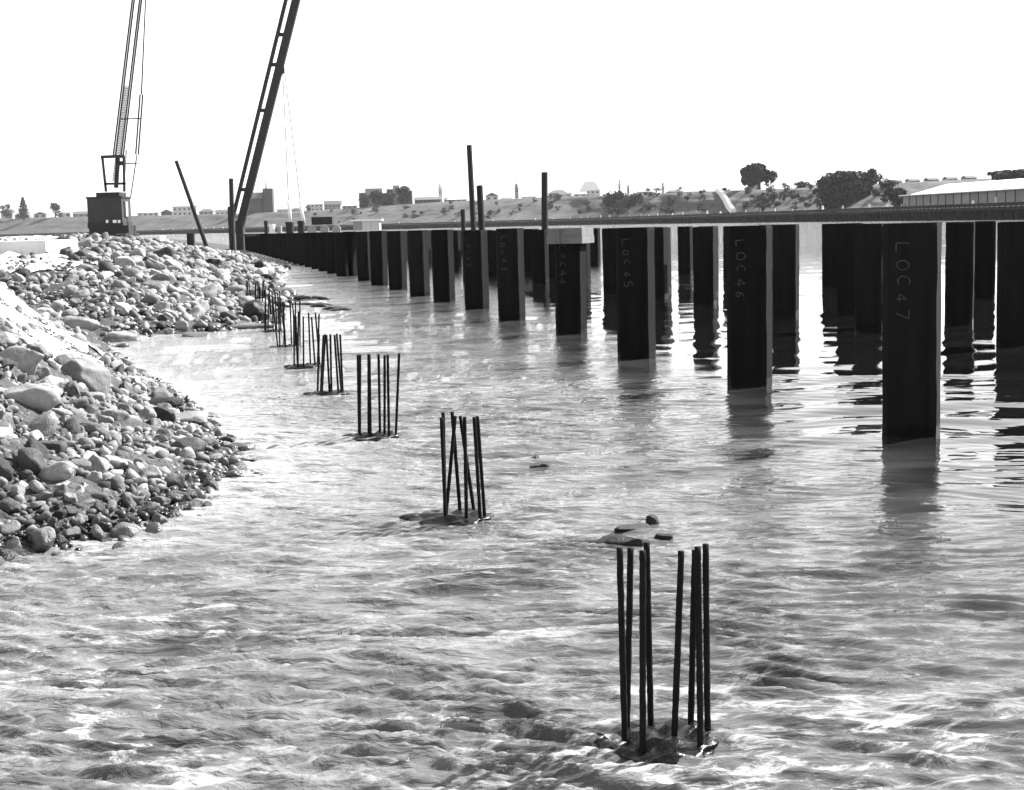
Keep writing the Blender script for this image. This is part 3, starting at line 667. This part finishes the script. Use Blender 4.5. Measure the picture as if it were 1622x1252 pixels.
# ------------------------------------------------------------------ far wharf, sheet of land and hill beyond
WP = [(150, 200), (138, 300), (130, 400), (112, 610), (80, 830), (36, 1035), (-160, 1260), (-540, 1720), (-1000, 2250)]
WPv = [Vector((x, y, 0)) for x, y in WP]
DECK = 4.5
segl = [(WPv[i+1]-WPv[i]).length for i in range(len(WPv)-1)]; cum = np.concatenate([[0], np.cumsum(segl)])
def wpt(s_):
    i = min(max(int(np.searchsorted(cum, s_)-1), 0), len(segl)-1); t = (s_-cum[i])/segl[i]; d = (WPv[i+1]-WPv[i]).normalized()
    return WPv[i].lerp(WPv[i+1], t), d, Vector((d.y, -d.x, 0))
wh = empty('far_wharf', WPv[2], 'long dark timber wharf on many piles along the far shore', 'wharf')
def strip(name, o0, o1, z0, z1, m, step=25.0):
    mb = MB(); ss = np.arange(0, cum[-1], step); prev = None
    for s_ in ss:
        p, d, n_ = wpt(s_); ring = [p+n_*o0+Vector((0, 0, z0)), p+n_*o1+Vector((0, 0, z0)), p+n_*o1+Vector((0, 0, z1)), p+n_*o0+Vector((0, 0, z1))]
        if prev: mb.hexa([prev[0], prev[1], ring[1], ring[0], prev[3], prev[2], ring[2], ring[3]])
        prev = ring
    return mb.build(name, m, wh)
strip('deck', -.6, 14, DECK-.9, DECK, 'wharf'); strip('fender_waling', -.75, -.35, DECK-1.9, DECK-1.25, 'wharf'); strip('back_wall', 11, 13, -1, DECK-.95, 'wharf')
s_ = 30.0; cnt = 0; pm = {}
while s_ < cum[-1] and cnt < 290:
    p, d, n_ = wpt(s_); rw = .24
    for off in (0.0,):
        if 'm' not in pm:
            mb = MB().tube((0, 0, -2), (0, 0, DECK-.9), rw, rw, 8); o = mb.build('pile', 'wpile'); o.parent = wh; pm['m'] = o.data
        else: o = bpy.data.objects.new('pile', pm['m']); C.objects.link(o); o.parent = wh
        o.location = p+n_*off-Vector(wh.location)
    cnt += 1; s_ += 3.4 if s_ < 500 else (6.5 if s_ < 1000 else 13)
for k in range(70):                            # pale mooring posts along the edge
    p, d, n_ = wpt(60+k*22+rr.uniform(-6, 6)); hh = rr.uniform(.7, 1.6)
    MB().tube(p+n_*.6+Vector((0, 0, DECK)), p+n_*.6+Vector((0, 0, DECK+hh)), rr.uniform(.25, .5), .3, 6).build('mooring_post', rr.choice(['white', 'wall_light', 'wall_mid']), wh)
# land behind the wharf
tbl = np.array([(-700, 2350, 2520, 350), (-300, 2200, 2350, 348), (0, 1960, 2110, 346), (270, 1640, 1780, 341), (400, 1480, 1600, 338), (560, 1320, 1440, 330), (700, 1240, 1350, 320), (900, 1130, 1230, 311), (1000, 980, 1070, 309), (1100, 850, 925, 304), (1250, 700, 775, 299), (1400, 600, 680, 291), (1622, 530, 620, 280), (1900, 470, 570, 270), (2300, 420, 520, 262)], float)
pxs = np.arange(-700, 2301, 12.0)
toeD = np.interp(pxs, tbl[:, 0], tbl[:, 1]); crD = np.interp(pxs, tbl[:, 0], tbl[:, 2]); crY = np.interp(pxs, tbl[:, 0], tbl[:, 3])
def edgeD(px):                                  # distance of the wharf's inner edge in this direction
    best = None
    for s_ in np.arange(0, cum[-1], 8.0):
        p, d, n_ = wpt(s_); q = p+n_*12.0; u = 811+F*q.x/q.y
        if best is None or abs(u-px) < best[0]: best = (abs(u-px), q.y)
    return best[1]
NR = 34; Pg = np.zeros((NR+6, len(pxs), 3)); crestZ = []
for j, px in enumerate(pxs):
    e = edgeD(px); td, cdist = toeD[j], crD[j]; z1 = at(px, crY[j], cdist).z; crestZ.append(z1); uu = at(px, 360, 1.0).x
    u = (at(px, 350, 100).x)/100
    seq = [(e, 4.3), (e+(td-e)*.5, 4.4)]
    for k in range(NR):
        t = k/(NR-1); prof = t*t*(3-2*t)*.55+.45*t**.7
        gul = mnoise.fractal(Vector((px*.035, t*1.2, 3)), 1.0, 2.0, 4)*.5*math.sin(t*math.pi)
        dd = td+(cdist-td)*t + (cdist-td)*.35*gul*(1.0 if px > 900 else .5)
        zz = 4.5+(z1-4.5)*prof + mnoise.fractal(Vector((px*.02, t*3, 9)), 1.0, 2.0, 4)*1.2*math.sin(t*math.pi)
        seq.append((dd, zz))
    seq += [(cdist+15, z1+.2), (cdist+40, z1), (cdist+80, z1-1), (cdist+140, z1-2)]
    for i, (dd, zz) in enumerate(seq): Pg[i, j] = (u*dd, dd, zz)
hill = tag(grid_mesh('hill', Pg, 'grass'), kind='structure')
def crest(px, back=0.0):
    cdist = float(np.interp(px, pxs, crD)); z1 = float(np.interp(px, pxs, crestZ)); D = cdist+back
    u = at(px, 350, 100).x/100; return Vector((u*D, D, z1))
def hill_at(px, t):
    j = int(np.argmin(np.abs(pxs-px))); i = 2+t*(NR-1); i0 = int(i); q = Pg[i0, j]*(1-(i-i0))+Pg[min(i0+1, NR+5), j]*(i-i0); return Vector(q)

# transit shed on the wharf
p0, d0, n0 = wpt(0); sA = None
for s_ in np.arange(30, 500, 1.0):
    p, d, n_ = wpt(s_); q = p+n_*3
    if proj((q.x, q.y, DECK))[0] < 1431: sA = s_; break
shed = empty('transit_shed', (*wpt(sA)[0].xy, DECK), 'long grey transit shed with roof coloured white as sun glint standing on far wharf', 'shed')
WH = 3.3; RH = 3.0; WIDE = 22.0
sec_s = np.arange(sA, 40, -6.0)
for a, b in zip(sec_s, sec_s[1:]):
    pa, da, na = wpt(a); pb_, db, nb = wpt(b); A0 = pa+na*3; B0 = pb_+nb*3; dv = (B0-A0).normalized()*.09
    MB().hexa([v+Vector((0, 0, z)) for z in (DECK, DECK+WH) for v in (A0+dv, B0-dv, B0-dv+nb*.25, A0+dv+na*.25)]).build('wall_panel', 'panel', shed)
    MB().box((A0.x, A0.y, DECK+WH/2), (.3, .3, WH)).build('wall_post', 'wharf', shed)
pa, da, na = wpt(sA); A0 = pa+na*3
MB().hexa([v+Vector((0, 0, z)) for z in (DECK, DECK+WH) for v in (A0, A0+na*WIDE, A0+na*WIDE-da*.25, A0-da*.25)]).build('end_wall', 'panel', shed)
rf = MB(); ss = [sA+1.5]+list(np.arange(sA-9, 40, -12.0)); prev = None
for i, s_ in enumerate(ss):
    p, d, n_ = wpt(s_); hgt = .15 if i == 0 else RH; e0 = p+n_*2.2; e1 = p+n_*(WIDE+3.8); m0 = p+n_*(WIDE/2+3)
    zz = DECK+WH
    ring = [e0+Vector((0, 0, zz)), e1+Vector((0, 0, zz)), e1+Vector((0, 0, zz+.3)), m0+Vector((0, 0, zz+.3+hgt)), e0+Vector((0, 0, zz+.3))]
    if prev:
        k = 5; rf.add(prev+ring, [(0, 1, 6, 5), (1, 2, 7, 6), (2, 3, 8, 7), (3, 4, 9, 8), (4, 0, 5, 9)])
    else: rf.add(ring, [(0, 1, 2, 3, 4)])
    prev = ring
rf.build('roof', 'roof_glint', shed)  # sun glint on the roof is put into its white colour

# ------------------------------------------------------------------ buildings of the town on the terrace
def house(px0, px1, ytop_, D, wall, roof, lab, rtype='gable', cat='house', ybase=None, depth=None, nwin=3, storeys=1, rfrac=.38, grp=None):
    a = at(px0, ytop_, D); b = at(px1, ytop_, D); pxm = (px0+px1)/2
    zb_ = crest(pxm).z-1.0 if ybase is None else at(pxm, ybase, D).z
    W_ = b.x-a.x; Hh = (a.z+b.z)/2-zb_; dp = depth or max(8, W_*.7); cx_ = (a.x+b.x)/2
    hw = Hh*(1-rfrac) if rtype != 'flat' else Hh*.93
    e = empty('house' if cat == 'house' else cat.replace(' ', '_'), (cx_, D, zb_), lab, cat, grp)
    MB().box((cx_, D+dp/2, zb_+hw/2-2), (W_*.94, dp, hw+4)).build('wall', wall, e)
    ov = W_*.5; z0 = zb_+hw; z1 = zb_+Hh
    mb = MB()
    if rtype == 'flat': mb.box((cx_, D+dp/2, (z0+z1)/2+.02), (W_, dp+.8, z1-z0))
    elif rtype == 'gable':   # ridge along x
        mb.add([(cx_-ov, D-.5, z0), (cx_+ov, D-.5, z0), (cx_+ov, D+dp+.5, z0), (cx_-ov, D+dp+.5, z0), (cx_-ov, D+dp/2, z1), (cx_+ov, D+dp/2, z1)], [(0, 1, 5, 4), (2, 3, 4, 5), (1, 2, 5), (3, 0, 4), (3, 2, 1, 0)])
    elif rtype == 'front':   # gable to the front
        mb.add([(cx_-ov, D-.5, z0), (cx_+ov, D-.5, z0), (cx_+ov, D+dp+.5, z0), (cx_-ov, D+dp+.5, z0), (cx_, D-.5, z1), (cx_, D+dp+.5, z1)], [(0, 1, 4), (2, 3, 5), (1, 2, 5, 4), (3, 0, 4, 5), (3, 2, 1, 0)])
    else:
        mb.add([(cx_-ov, D-.5, z0), (cx_+ov, D-.5, z0), (cx_+ov, D+dp+.5, z0), (cx_-ov, D+dp+.5, z0), (cx_-ov*.45, D+dp/2, z1), (cx_+ov*.45, D+dp/2, z1)], [(0, 1, 5, 4), (2, 3, 4, 5), (1, 2, 5), (3, 0, 4), (3, 2, 1, 0)])
    rfo = mb.build('roof', roof, e)
    if rtype in ('gable', 'hip') and W_ > 9: MB().box((cx_+W_*.22, D+dp*.5, z1-.2), (1.0, 1.0, 1.8)).build('chimney', 'wall_dark', rfo)
    for sI in range(storeys):
        for k in range(nwin):
            wx_ = cx_-W_*.47+W_*.94*(k+.5)/nwin; wz_ = zb_+hw*(sI+.55)/storeys
            MB().box((wx_, D-.02, wz_), (W_*.94/nwin*.42, .25, hw/storeys*.42)).build('window', 'glass', e)
    return e
H_ = house
H_(0, 20, 333, 2060, 'wall_light', 'roof_dark', 'pale house under the round tree at the left end of town', nwin=2)
H_(22, 46, 336, 2050, 'wall_mid', 'roof_light', 'grey house beside the conical pine', 'hip', nwin=2)
H_(52, 74, 336, 2040, 'wall_light', 'roof_dark', 'white cottage between the conical pine and dark round tree', 'front', nwin=2)
H_(92, 112, 332, 2030, 'wall_light', 'roof_light', 'white cottage right of the dark round tree', 'gable', nwin=2)
H_(114, 142, 335, 2020, 'wall_mid', 'roof_dark', 'grey house hidden partly by the crane house', 'gable', nwin=3)
H_(216, 252, 333, 1880, 'wall_light', 'roof_light', 'low white building just beyond the crane', 'gable', 'building', nwin=4)
H_(254, 272, 332, 1870, 'wall_dark', 'roof_dark', 'dark gabled house next to the white block', 'front', nwin=1)
H_(272, 312, 327, 1830, 'wall_light', 'roof_light', 'plain white block building behind the leaning pole', 'flat', 'building', nwin=5, storeys=2)
H_(314, 338, 331, 1790, 'wall_mid', 'roof_dark', 'grey house right of the plain white block', 'hip', nwin=3)
H_(340, 364, 332, 1760, 'wall_light', 'roof_dark', 'pale house left of the piling rig', 'gable', nwin=3)
H_(438, 458, 331, 1630, 'wall_light', 'roof_dark', 'small pale house right of the dark church', 'gable', nwin=2)
H_(459, 482, 329, 1610, 'wall_mid', 'roof_dark', 'grey house behind the white hanging spars', 'hip', nwin=2)
H_(484, 512, 317, 1540, 'wall_light', 'roof_light', 'white two storey house with broad roof beyond winch', 'hip', storeys=2, nwin=4)
H_(512, 540, 318, 1520, 'wall_mid', 'roof_dark', 'grey two storey house with dark roof beyond winch', 'gable', storeys=2, nwin=4)
H_(541, 566, 322, 1500, 'wall_mid', 'roof_light', 'low grey house left of the brick mansion', 'gable', nwin=3)
H_(655, 698, 312, 1400, 'wall_dark', 'roof_dark', 'long low dark building right of the brick mansion', 'gable', 'building', nwin=6)
H_(702, 728, 309, 1380, 'wall_light', 'roof_light', 'pale house under the small white tower', 'gable', nwin=3)
H_(706, 740, 313, 1370, 'wall_mid', 'roof_light', 'low grey house left of the tall posts', 'hip', nwin=4)
H_(768, 790, 305, 1340, 'wall_light', 'roof_dark', 'white gabled house right of the tall posts', 'front', nwin=2)
H_(792, 812, 312, 1320, 'wall_light', 'roof_light', 'low white cottage left of the slim tower', 'gable', nwin=2)
H_(826, 850, 311, 1300, 'wall_mid', 'roof_dark', 'low dark roofed cottage right of the slim tower', 'gable', nwin=3)
H_(868, 900, 301, 1270, 'wall_mid', 'roof_dark', 'dark roofed villa right of the lone upright post', 'hip', nwin=4)
H_(884, 906, 305, 1255, 'wall_light', 'roof_dark', 'small villa left of the tall white house', 'gable', nwin=2)
H_(918, 951, 287, 1240, 'wall_light', 'roof_light', 'tall white house with steep truncated roof on the terrace', 'hip', storeys=2, nwin=4, rfrac=.55)
H_(908, 930, 304, 1232, 'wall_light', 'roof_light', 'white lean-to cottage in front of the tall white house', 'gable', nwin=2)
H_(1010, 1034, 299, 1080, 'wall_light', 'roof_light', 'pale house right of the dark tree clump', 'gable', nwin=3)
H_(1056, 1078, 301, 1010, 'wall_mid', 'roof_dark', 'low grey house left of the bank stairway', 'hip', nwin=3)
H_(1082, 1122, 300, 980, 'wall_light', 'roof_light', 'long low pale house above the bank stairway', 'gable', nwin=5)
H_(1184, 1206, 291, 880, 'wall_light', 'roof_light', 'white cottage beneath the big round tree', 'front', nwin=2)
H_(1268, 1290, 289, 800, 'wall_mid', 'roof_light', 'grey cottage left of the spreading tree', 'hip', nwin=2)
for k, px in enumerate((1412, 1440, 1470, 1500, 1530)):
    H_(px, px+18, 284-k*1.6, 690-k*8, 'wall_light' if k % 2 else 'wall_mid', 'roof_dark', ['grey bach on the skyline right of the spreading tree', 'pale bach on the skyline above the shed gable end', 'grey skyline house above the white shed roof', 'pale skyline house above the white shed roof', 'skyline house next to the dark hedge above the shed'][k], nwin=2)
# church
D = 1600; a = at(386, 312, D); b = at(416, 340, D); zb_ = b.z-2
ch = empty('church', ((a.x+b.x)/2, D, zb_), 'dark stone church with square tower and thin spire', 'church')
MB().box(((a.x+b.x)/2, D+6, (zb_+a.z)/2-1), (b.x-a.x, 12, a.z-zb_-2)).build('nave', 'wall_dark', ch)
z0 = a.z-2.2; z1 = at(400, 305, D).z; xm = (a.x+b.x)/2
MB().add([(a.x-.4, D-.5, z0), (b.x, D-.5, z0), (b.x, D+12.5, z0), (a.x-.4, D+12.5, z0), (a.x+5, D+6, z1), (b.x, D+6, z1)], [(0, 1, 5, 4), (2, 3, 4, 5), (1, 2, 5), (3, 0, 4), (3, 2, 1, 0)]).build('roof', 'roof_dark', ch)
ta = at(416, 299, D); tb = at(433, 340, D)
tw = MB().box(((ta.x+tb.x)/2, D+4, (ta.z+zb_)/2), (tb.x-ta.x, 11, ta.z-zb_)).build('tower', 'wall_dark', ch)
for sx in (ta.x, tb.x): MB().box((sx, D-1.6, (ta.z+zb_)/2-2), (1.8, 1.6, ta.z-zb_-4)).build('buttress', 'wall_light' if sx == ta.x else 'wall_mid', tw)
for k in range(4): MB().box((ta.x+.6+(tb.x-ta.x-1.2)*k/3, D-1.2, ta.z+.6), (1.1, 1.0, 1.6)).build('merlon', 'wall_dark', tw)
MB().tube(((ta.x+tb.x)/2-2, D+4, ta.z), ((ta.x+tb.x)/2-2, D+4, at(420, 280, D).z), 1.2, .1, 6).build('spire', 'wall_mid', ch)
for k in range(2): MB().box(((ta.x+tb.x)/2+(-2.2, 2.2)[k], D-1.55, ta.z-5), (1.6, .3, 4.5)).build('belfry_window', 'glass', ch)
for k in range(4): MB().box((a.x+3+k*4.4, D-.1, (zb_+a.z)/2-1), (1.5, .4, 5)).build('window', 'glass', ch)
# brick mansion with towers
D = 1440; zb_ = at(610, 330, D).z-1
mn = empty('mansion', (at(610, 330, D).x, D, zb_), 'large dark brick mansion with towers beside a dark tree', 'building')
for (x0, x1, yt, m, nm) in ((568, 590, 306, 'wall_dark', 'wing'), (578, 605, 299, 'wall_mid', 'bay'), (604, 624, 306, 'wall_dark', 'wing'), (612, 626, 300, 'wall_dark', 'bay'), (622, 632, 294, 'wall_mid', 'tower'), (630, 652, 303, 'wall_dark', 'wing')):
    a = at(x0, yt, D); b = at(x1, yt, D); dy = {'wing': 2, 'bay': 0, 'tower': -1}[nm]
    o = MB().box(((a.x+b.x)/2, D+dy+6, (a.z+zb_)/2), (b.x-a.x, 12, a.z-zb_)).build(nm, m, mn)
    MB().add([(a.x-.4, D+dy-.4, a.z), (b.x+.4, D+dy-.4, a.z), (b.x+.4, D+dy+12.4, a.z), (a.x-.4, D+dy+12.4, a.z), ((a.x+b.x)/2, D+dy+6, a.z+3.0)], [(0, 1, 4), (1, 2, 4), (2, 3, 4), (3, 0, 4), (3, 2, 1, 0)]).build('roof', 'roof_dark', o)
    for sI in range(3):
        for k in range(2): MB().box((a.x+(b.x-a.x)*(.3+.4*k), D+dy-.05, zb_+(a.z-zb_)*(.25+.27*sI)), (1.2, .3, 2.0)).build('window', 'glass', o)
# slim towers
def tower(px, yt, D, wpx, lab, m, dome):
    q = at(px, yt, D); zb_ = crest(px).z-1; r0 = wpx/2*D/F; e = empty('tower', (q.x, D, zb_), lab, 'tower')
    hh = q.z-zb_; MB().box((q.x, D, zb_+hh*.35), (r0*2, r0*2, hh*.7)).build('shaft', m, e)
    MB().box((q.x, D, zb_+hh*.71), (r0*2.5, r0*2.5, hh*.06)).build('cornice', m, e)
    MB().tube((q.x, D, zb_+hh*.74), (q.x, D, zb_+hh*.86), r0*.9, r0*.85, 8).build('lantern', m, e)
    MB().tube((q.x, D, zb_+hh*.86), (q.x, D, zb_+hh), r0*1.0, .05, 8).build('dome', dome, e)
    for k in (-1, 1): MB().box((q.x+k*r0*.45, D-r0-.02, zb_+hh*.55), (r0*.4, .2, hh*.1)).build('window', 'glass', e)
tower(697, 290, 1420, 6, 'small white tower above the houses right of the mansion', 'wall_light', 'roof_light')
tower(818, 290, 1360, 6, 'slim dark-topped tower between the tall posts and lone post', 'wall_mid', 'roof_dark')
tower(981, 284, 1200, 3.5, 'thin pale spire above the dark tree clump', 'wall_light', 'roof_dark')
tower(995, 292, 1180, 3.5, 'short stubby turret right of the thin pale spire', 'wall_mid', 'roof_dark')
tower(1050, 289, 1080, 4.5, 'pale turret above houses left of the stairway', 'wall_light', 'roof_dark')
tower(760, 292, 1380, 4, 'slim pale turret behind the pair of posts', 'wall_mid', 'roof_dark')
# stairway on the bank
a = hill_at(1162, .05); b = hill_at(1137, .97); sw = empty('stairway', a, 'white concrete stairway climbing the grassy bank', 'stairs')
n = 16
for k in range(n):
    t = (k+.5)/n; q = a.lerp(b, t); hq = max(hill_at(1162-25*t+e_, .05+.92*t).z for e_ in (-6, 0, 6)); q.y -= 3
    MB().box((q.x, q.y, max(q.z, hq)+.2), (2.2, (b.y-a.y)/n*1.02+4, 2.4)).build('flight', 'white', sw)

# ------------------------------------------------------------------ trees
def blob_tree(px, yt, yb, wpx, D, lab, grp=None, name='tree', conical=False, nleaf=1500, lobes=7, trunk=True, cat='tree', flat=1.0, seed=0):
    r = random.Random(int(px*7+seed)); top = at(px, yt, D); bot = at(px, yb, D); Hh = top.z-bot.z; R = wpx/2*D/F
    e = empty(name, (bot.x, D, bot.z-.8), lab, cat, grp)
    if trunk:
        mb = MB(); mb.tube((bot.x, D, bot.z-1), (bot.x+R*.05, D, bot.z+Hh*.55), max(.25, R*.10), R*.05, 8, .08, 4)
        for k in range(5):
            a_ = r.uniform(0, 6.28); z0 = bot.z+Hh*r.uniform(.2, .45); mb.tube((bot.x, D, z0), (bot.x+math.cos(a_)*R*.6, D+math.sin(a_)*R*.6, z0+Hh*.3), R*.045, R*.015, 6)
        mb.build('trunk', 'bark', e)
    cl = []
    for k in range(lobes):
        if conical:
            t = (k+.3)/lobes; rad_ = R*(1-t)*.9+R*.08; cl.append((bot.x, D, bot.z+Hh*(.1+.85*t), rad_, Hh/lobes*.75))
        else:
            a_ = r.uniform(0, 6.28); rr_ = R*.58*math.sqrt(r.random()); sR = R*r.uniform(.34, .58)
            zc = bot.z+Hh*r.uniform(.16, .80); zr = min(sR*.8, (top.z-zc)); cl.append((bot.x+math.cos(a_)*rr_, D+math.sin(a_)*rr_, zc, sR, max(zr, Hh*.14)))
    V = []; Fc = []
    ls = max(.28, R*.085)
    for i in range(nleaf):
        c = cl[i % len(cl)]
        d = Vector((r.gauss(0, 1), r.gauss(0, 1), r.gauss(0, 1))).normalized()*(r.random()**.4)
        q = Vector((c[0]+d.x*c[3], c[1]+d.y*c[3], c[2]+d.z*c[4]*flat)); q.z = min(q.z, top.z-Hh*.32*((q.x-bot.x)/R)**2-Hh*.12*r.random()) if not conical else q.z
        nn = Vector((r.gauss(0, 1), r.gauss(0, 1), r.gauss(0, 1)+.6)).normalized(); u = nn.orthogonal().normalized(); v = nn.cross(u); s1 = ls*r.uniform(.6, 1.4); k = len(V)
        V += [q+u*s1, q+v*s1*.8, q-u*s1, q-v*s1*.8]; Fc.append((k, k+1, k+2, k+3))
    mb = MB(); mb.v = V; mb.f = Fc; mb.build('crown', 'leaf', e)
    return e
blob_tree(10, 321, 345, 24, 2030, 'dark round tree above the first pale house of the town', nleaf=900)
blob_tree(38, 311, 348, 26, 2010, 'conical dark pine tree rising above the left end of town', conical=True, nleaf=1300, lobes=8)
blob_tree(88, 318, 346, 26, 2000, 'dark round tree between two white cottages', nleaf=1100)
blob_tree(640, 292, 328, 34, 1425, 'dark tree leaning out beside the brick mansion', nleaf=1500)
blob_tree(578, 303, 330, 24, 1425, 'dark tree at the left corner of the brick mansion', nleaf=900)
blob_tree(596, 300, 331, 34, 1428, 'dark tree covering the front of the brick mansion', nleaf=1200)
blob_tree(618, 304, 331, 26, 1428, 'smaller dark tree before the mansion towers', nleaf=900)
blob_tree(974, 300, 340, 46, 1060, 'large dark tree in the clump below the thin spire', nleaf=1800)
blob_tree(1002, 304, 342, 40, 1030, 'dark tree on the right of the clump below the spire', nleaf=1500)
blob_tree(1040, 303, 318, 22, 1050, 'low dark tree beside the pale turret', nleaf=700)
blob_tree(1202, 257, 299, 62, 860, 'big rounded dark tree standing alone on the skyline', nleaf=3200, lobes=11)
blob_tree(1152, 297, 306, 22, 890, 'low dark bush left of the big rounded tree', nleaf=500, trunk=False, cat='bush', name='bush')
blob_tree(1336, 271, 324, 98, 660, 'broad spreading dark tree on the slope left of the shed', nleaf=5200, lobes=18, flat=1.0)
blob_tree(1376, 261, 296, 42, 655, 'flat-topped tree overhanging the pale cliff', nleaf=2400, lobes=9)
blob_tree(1418, 290, 326, 46, 560, 'dark bushy tree behind the end of the white shed', nleaf=1800, trunk=True)
blob_tree(1600, 270, 288, 80, 600, 'dark hedge tree on the skyline above the shed roof', nleaf=1500, lobes=9)
blob_tree(1266, 287, 300, 26, 780, 'low round tree on the skyline left of the spreading tree', nleaf=700)
bush_r = random.Random(3)
for k in range(130):
    px = bush_r.uniform(480, 1420) if k < 100 else bush_r.choice((980, 1000, 1215, 1230, 1400))+bush_r.gauss(0, 18); t = bush_r.uniform(.05, .85)
    if 1125 < px < 1175: px += 60
    q = hill_at(px, t); x, y = proj(q); wpx = bush_r.uniform(9, 30)*(1 if px > 900 else .6); hpx = wpx*bush_r.uniform(.45, .75)
    blob_tree(x, y-hpx, y+2, wpx, q.y-1, 'dark scrubby bush on the grassy bank below the town', 'bushes on the grassy bank', 'bush', nleaf=260, lobes=4, trunk=False, cat='bush', seed=k)

# ------------------------------------------------------------------ air
hz = MB().box((0, 1330, 39), (5200, 2860, 82)).build('haze', 'white'); hz['kind'] = 'stuff'; hz['label'] = 'thin pale sea haze over the harbour'; hz['category'] = 'haze'
hm = bpy.data.materials.new('haze_air'); hm.use_nodes = True; N = hm.node_tree.nodes
for n_ in list(N):
    if n_.type == 'BSDF_PRINCIPLED': N.remove(n_)
pv = N.new('ShaderNodeVolumePrincipled'); pv.inputs['Color'].default_value = (.95, .95, .95, 1); pv.inputs['Density'].default_value = .00003; pv.inputs['Anisotropy'].default_value = .2
hm.node_tree.links.new(pv.outputs[0], [n_ for n_ in N if n_.type == 'OUTPUT_MATERIAL'][0].inputs['Volume'])
hz.data.materials.clear(); hz.data.materials.append(hm)
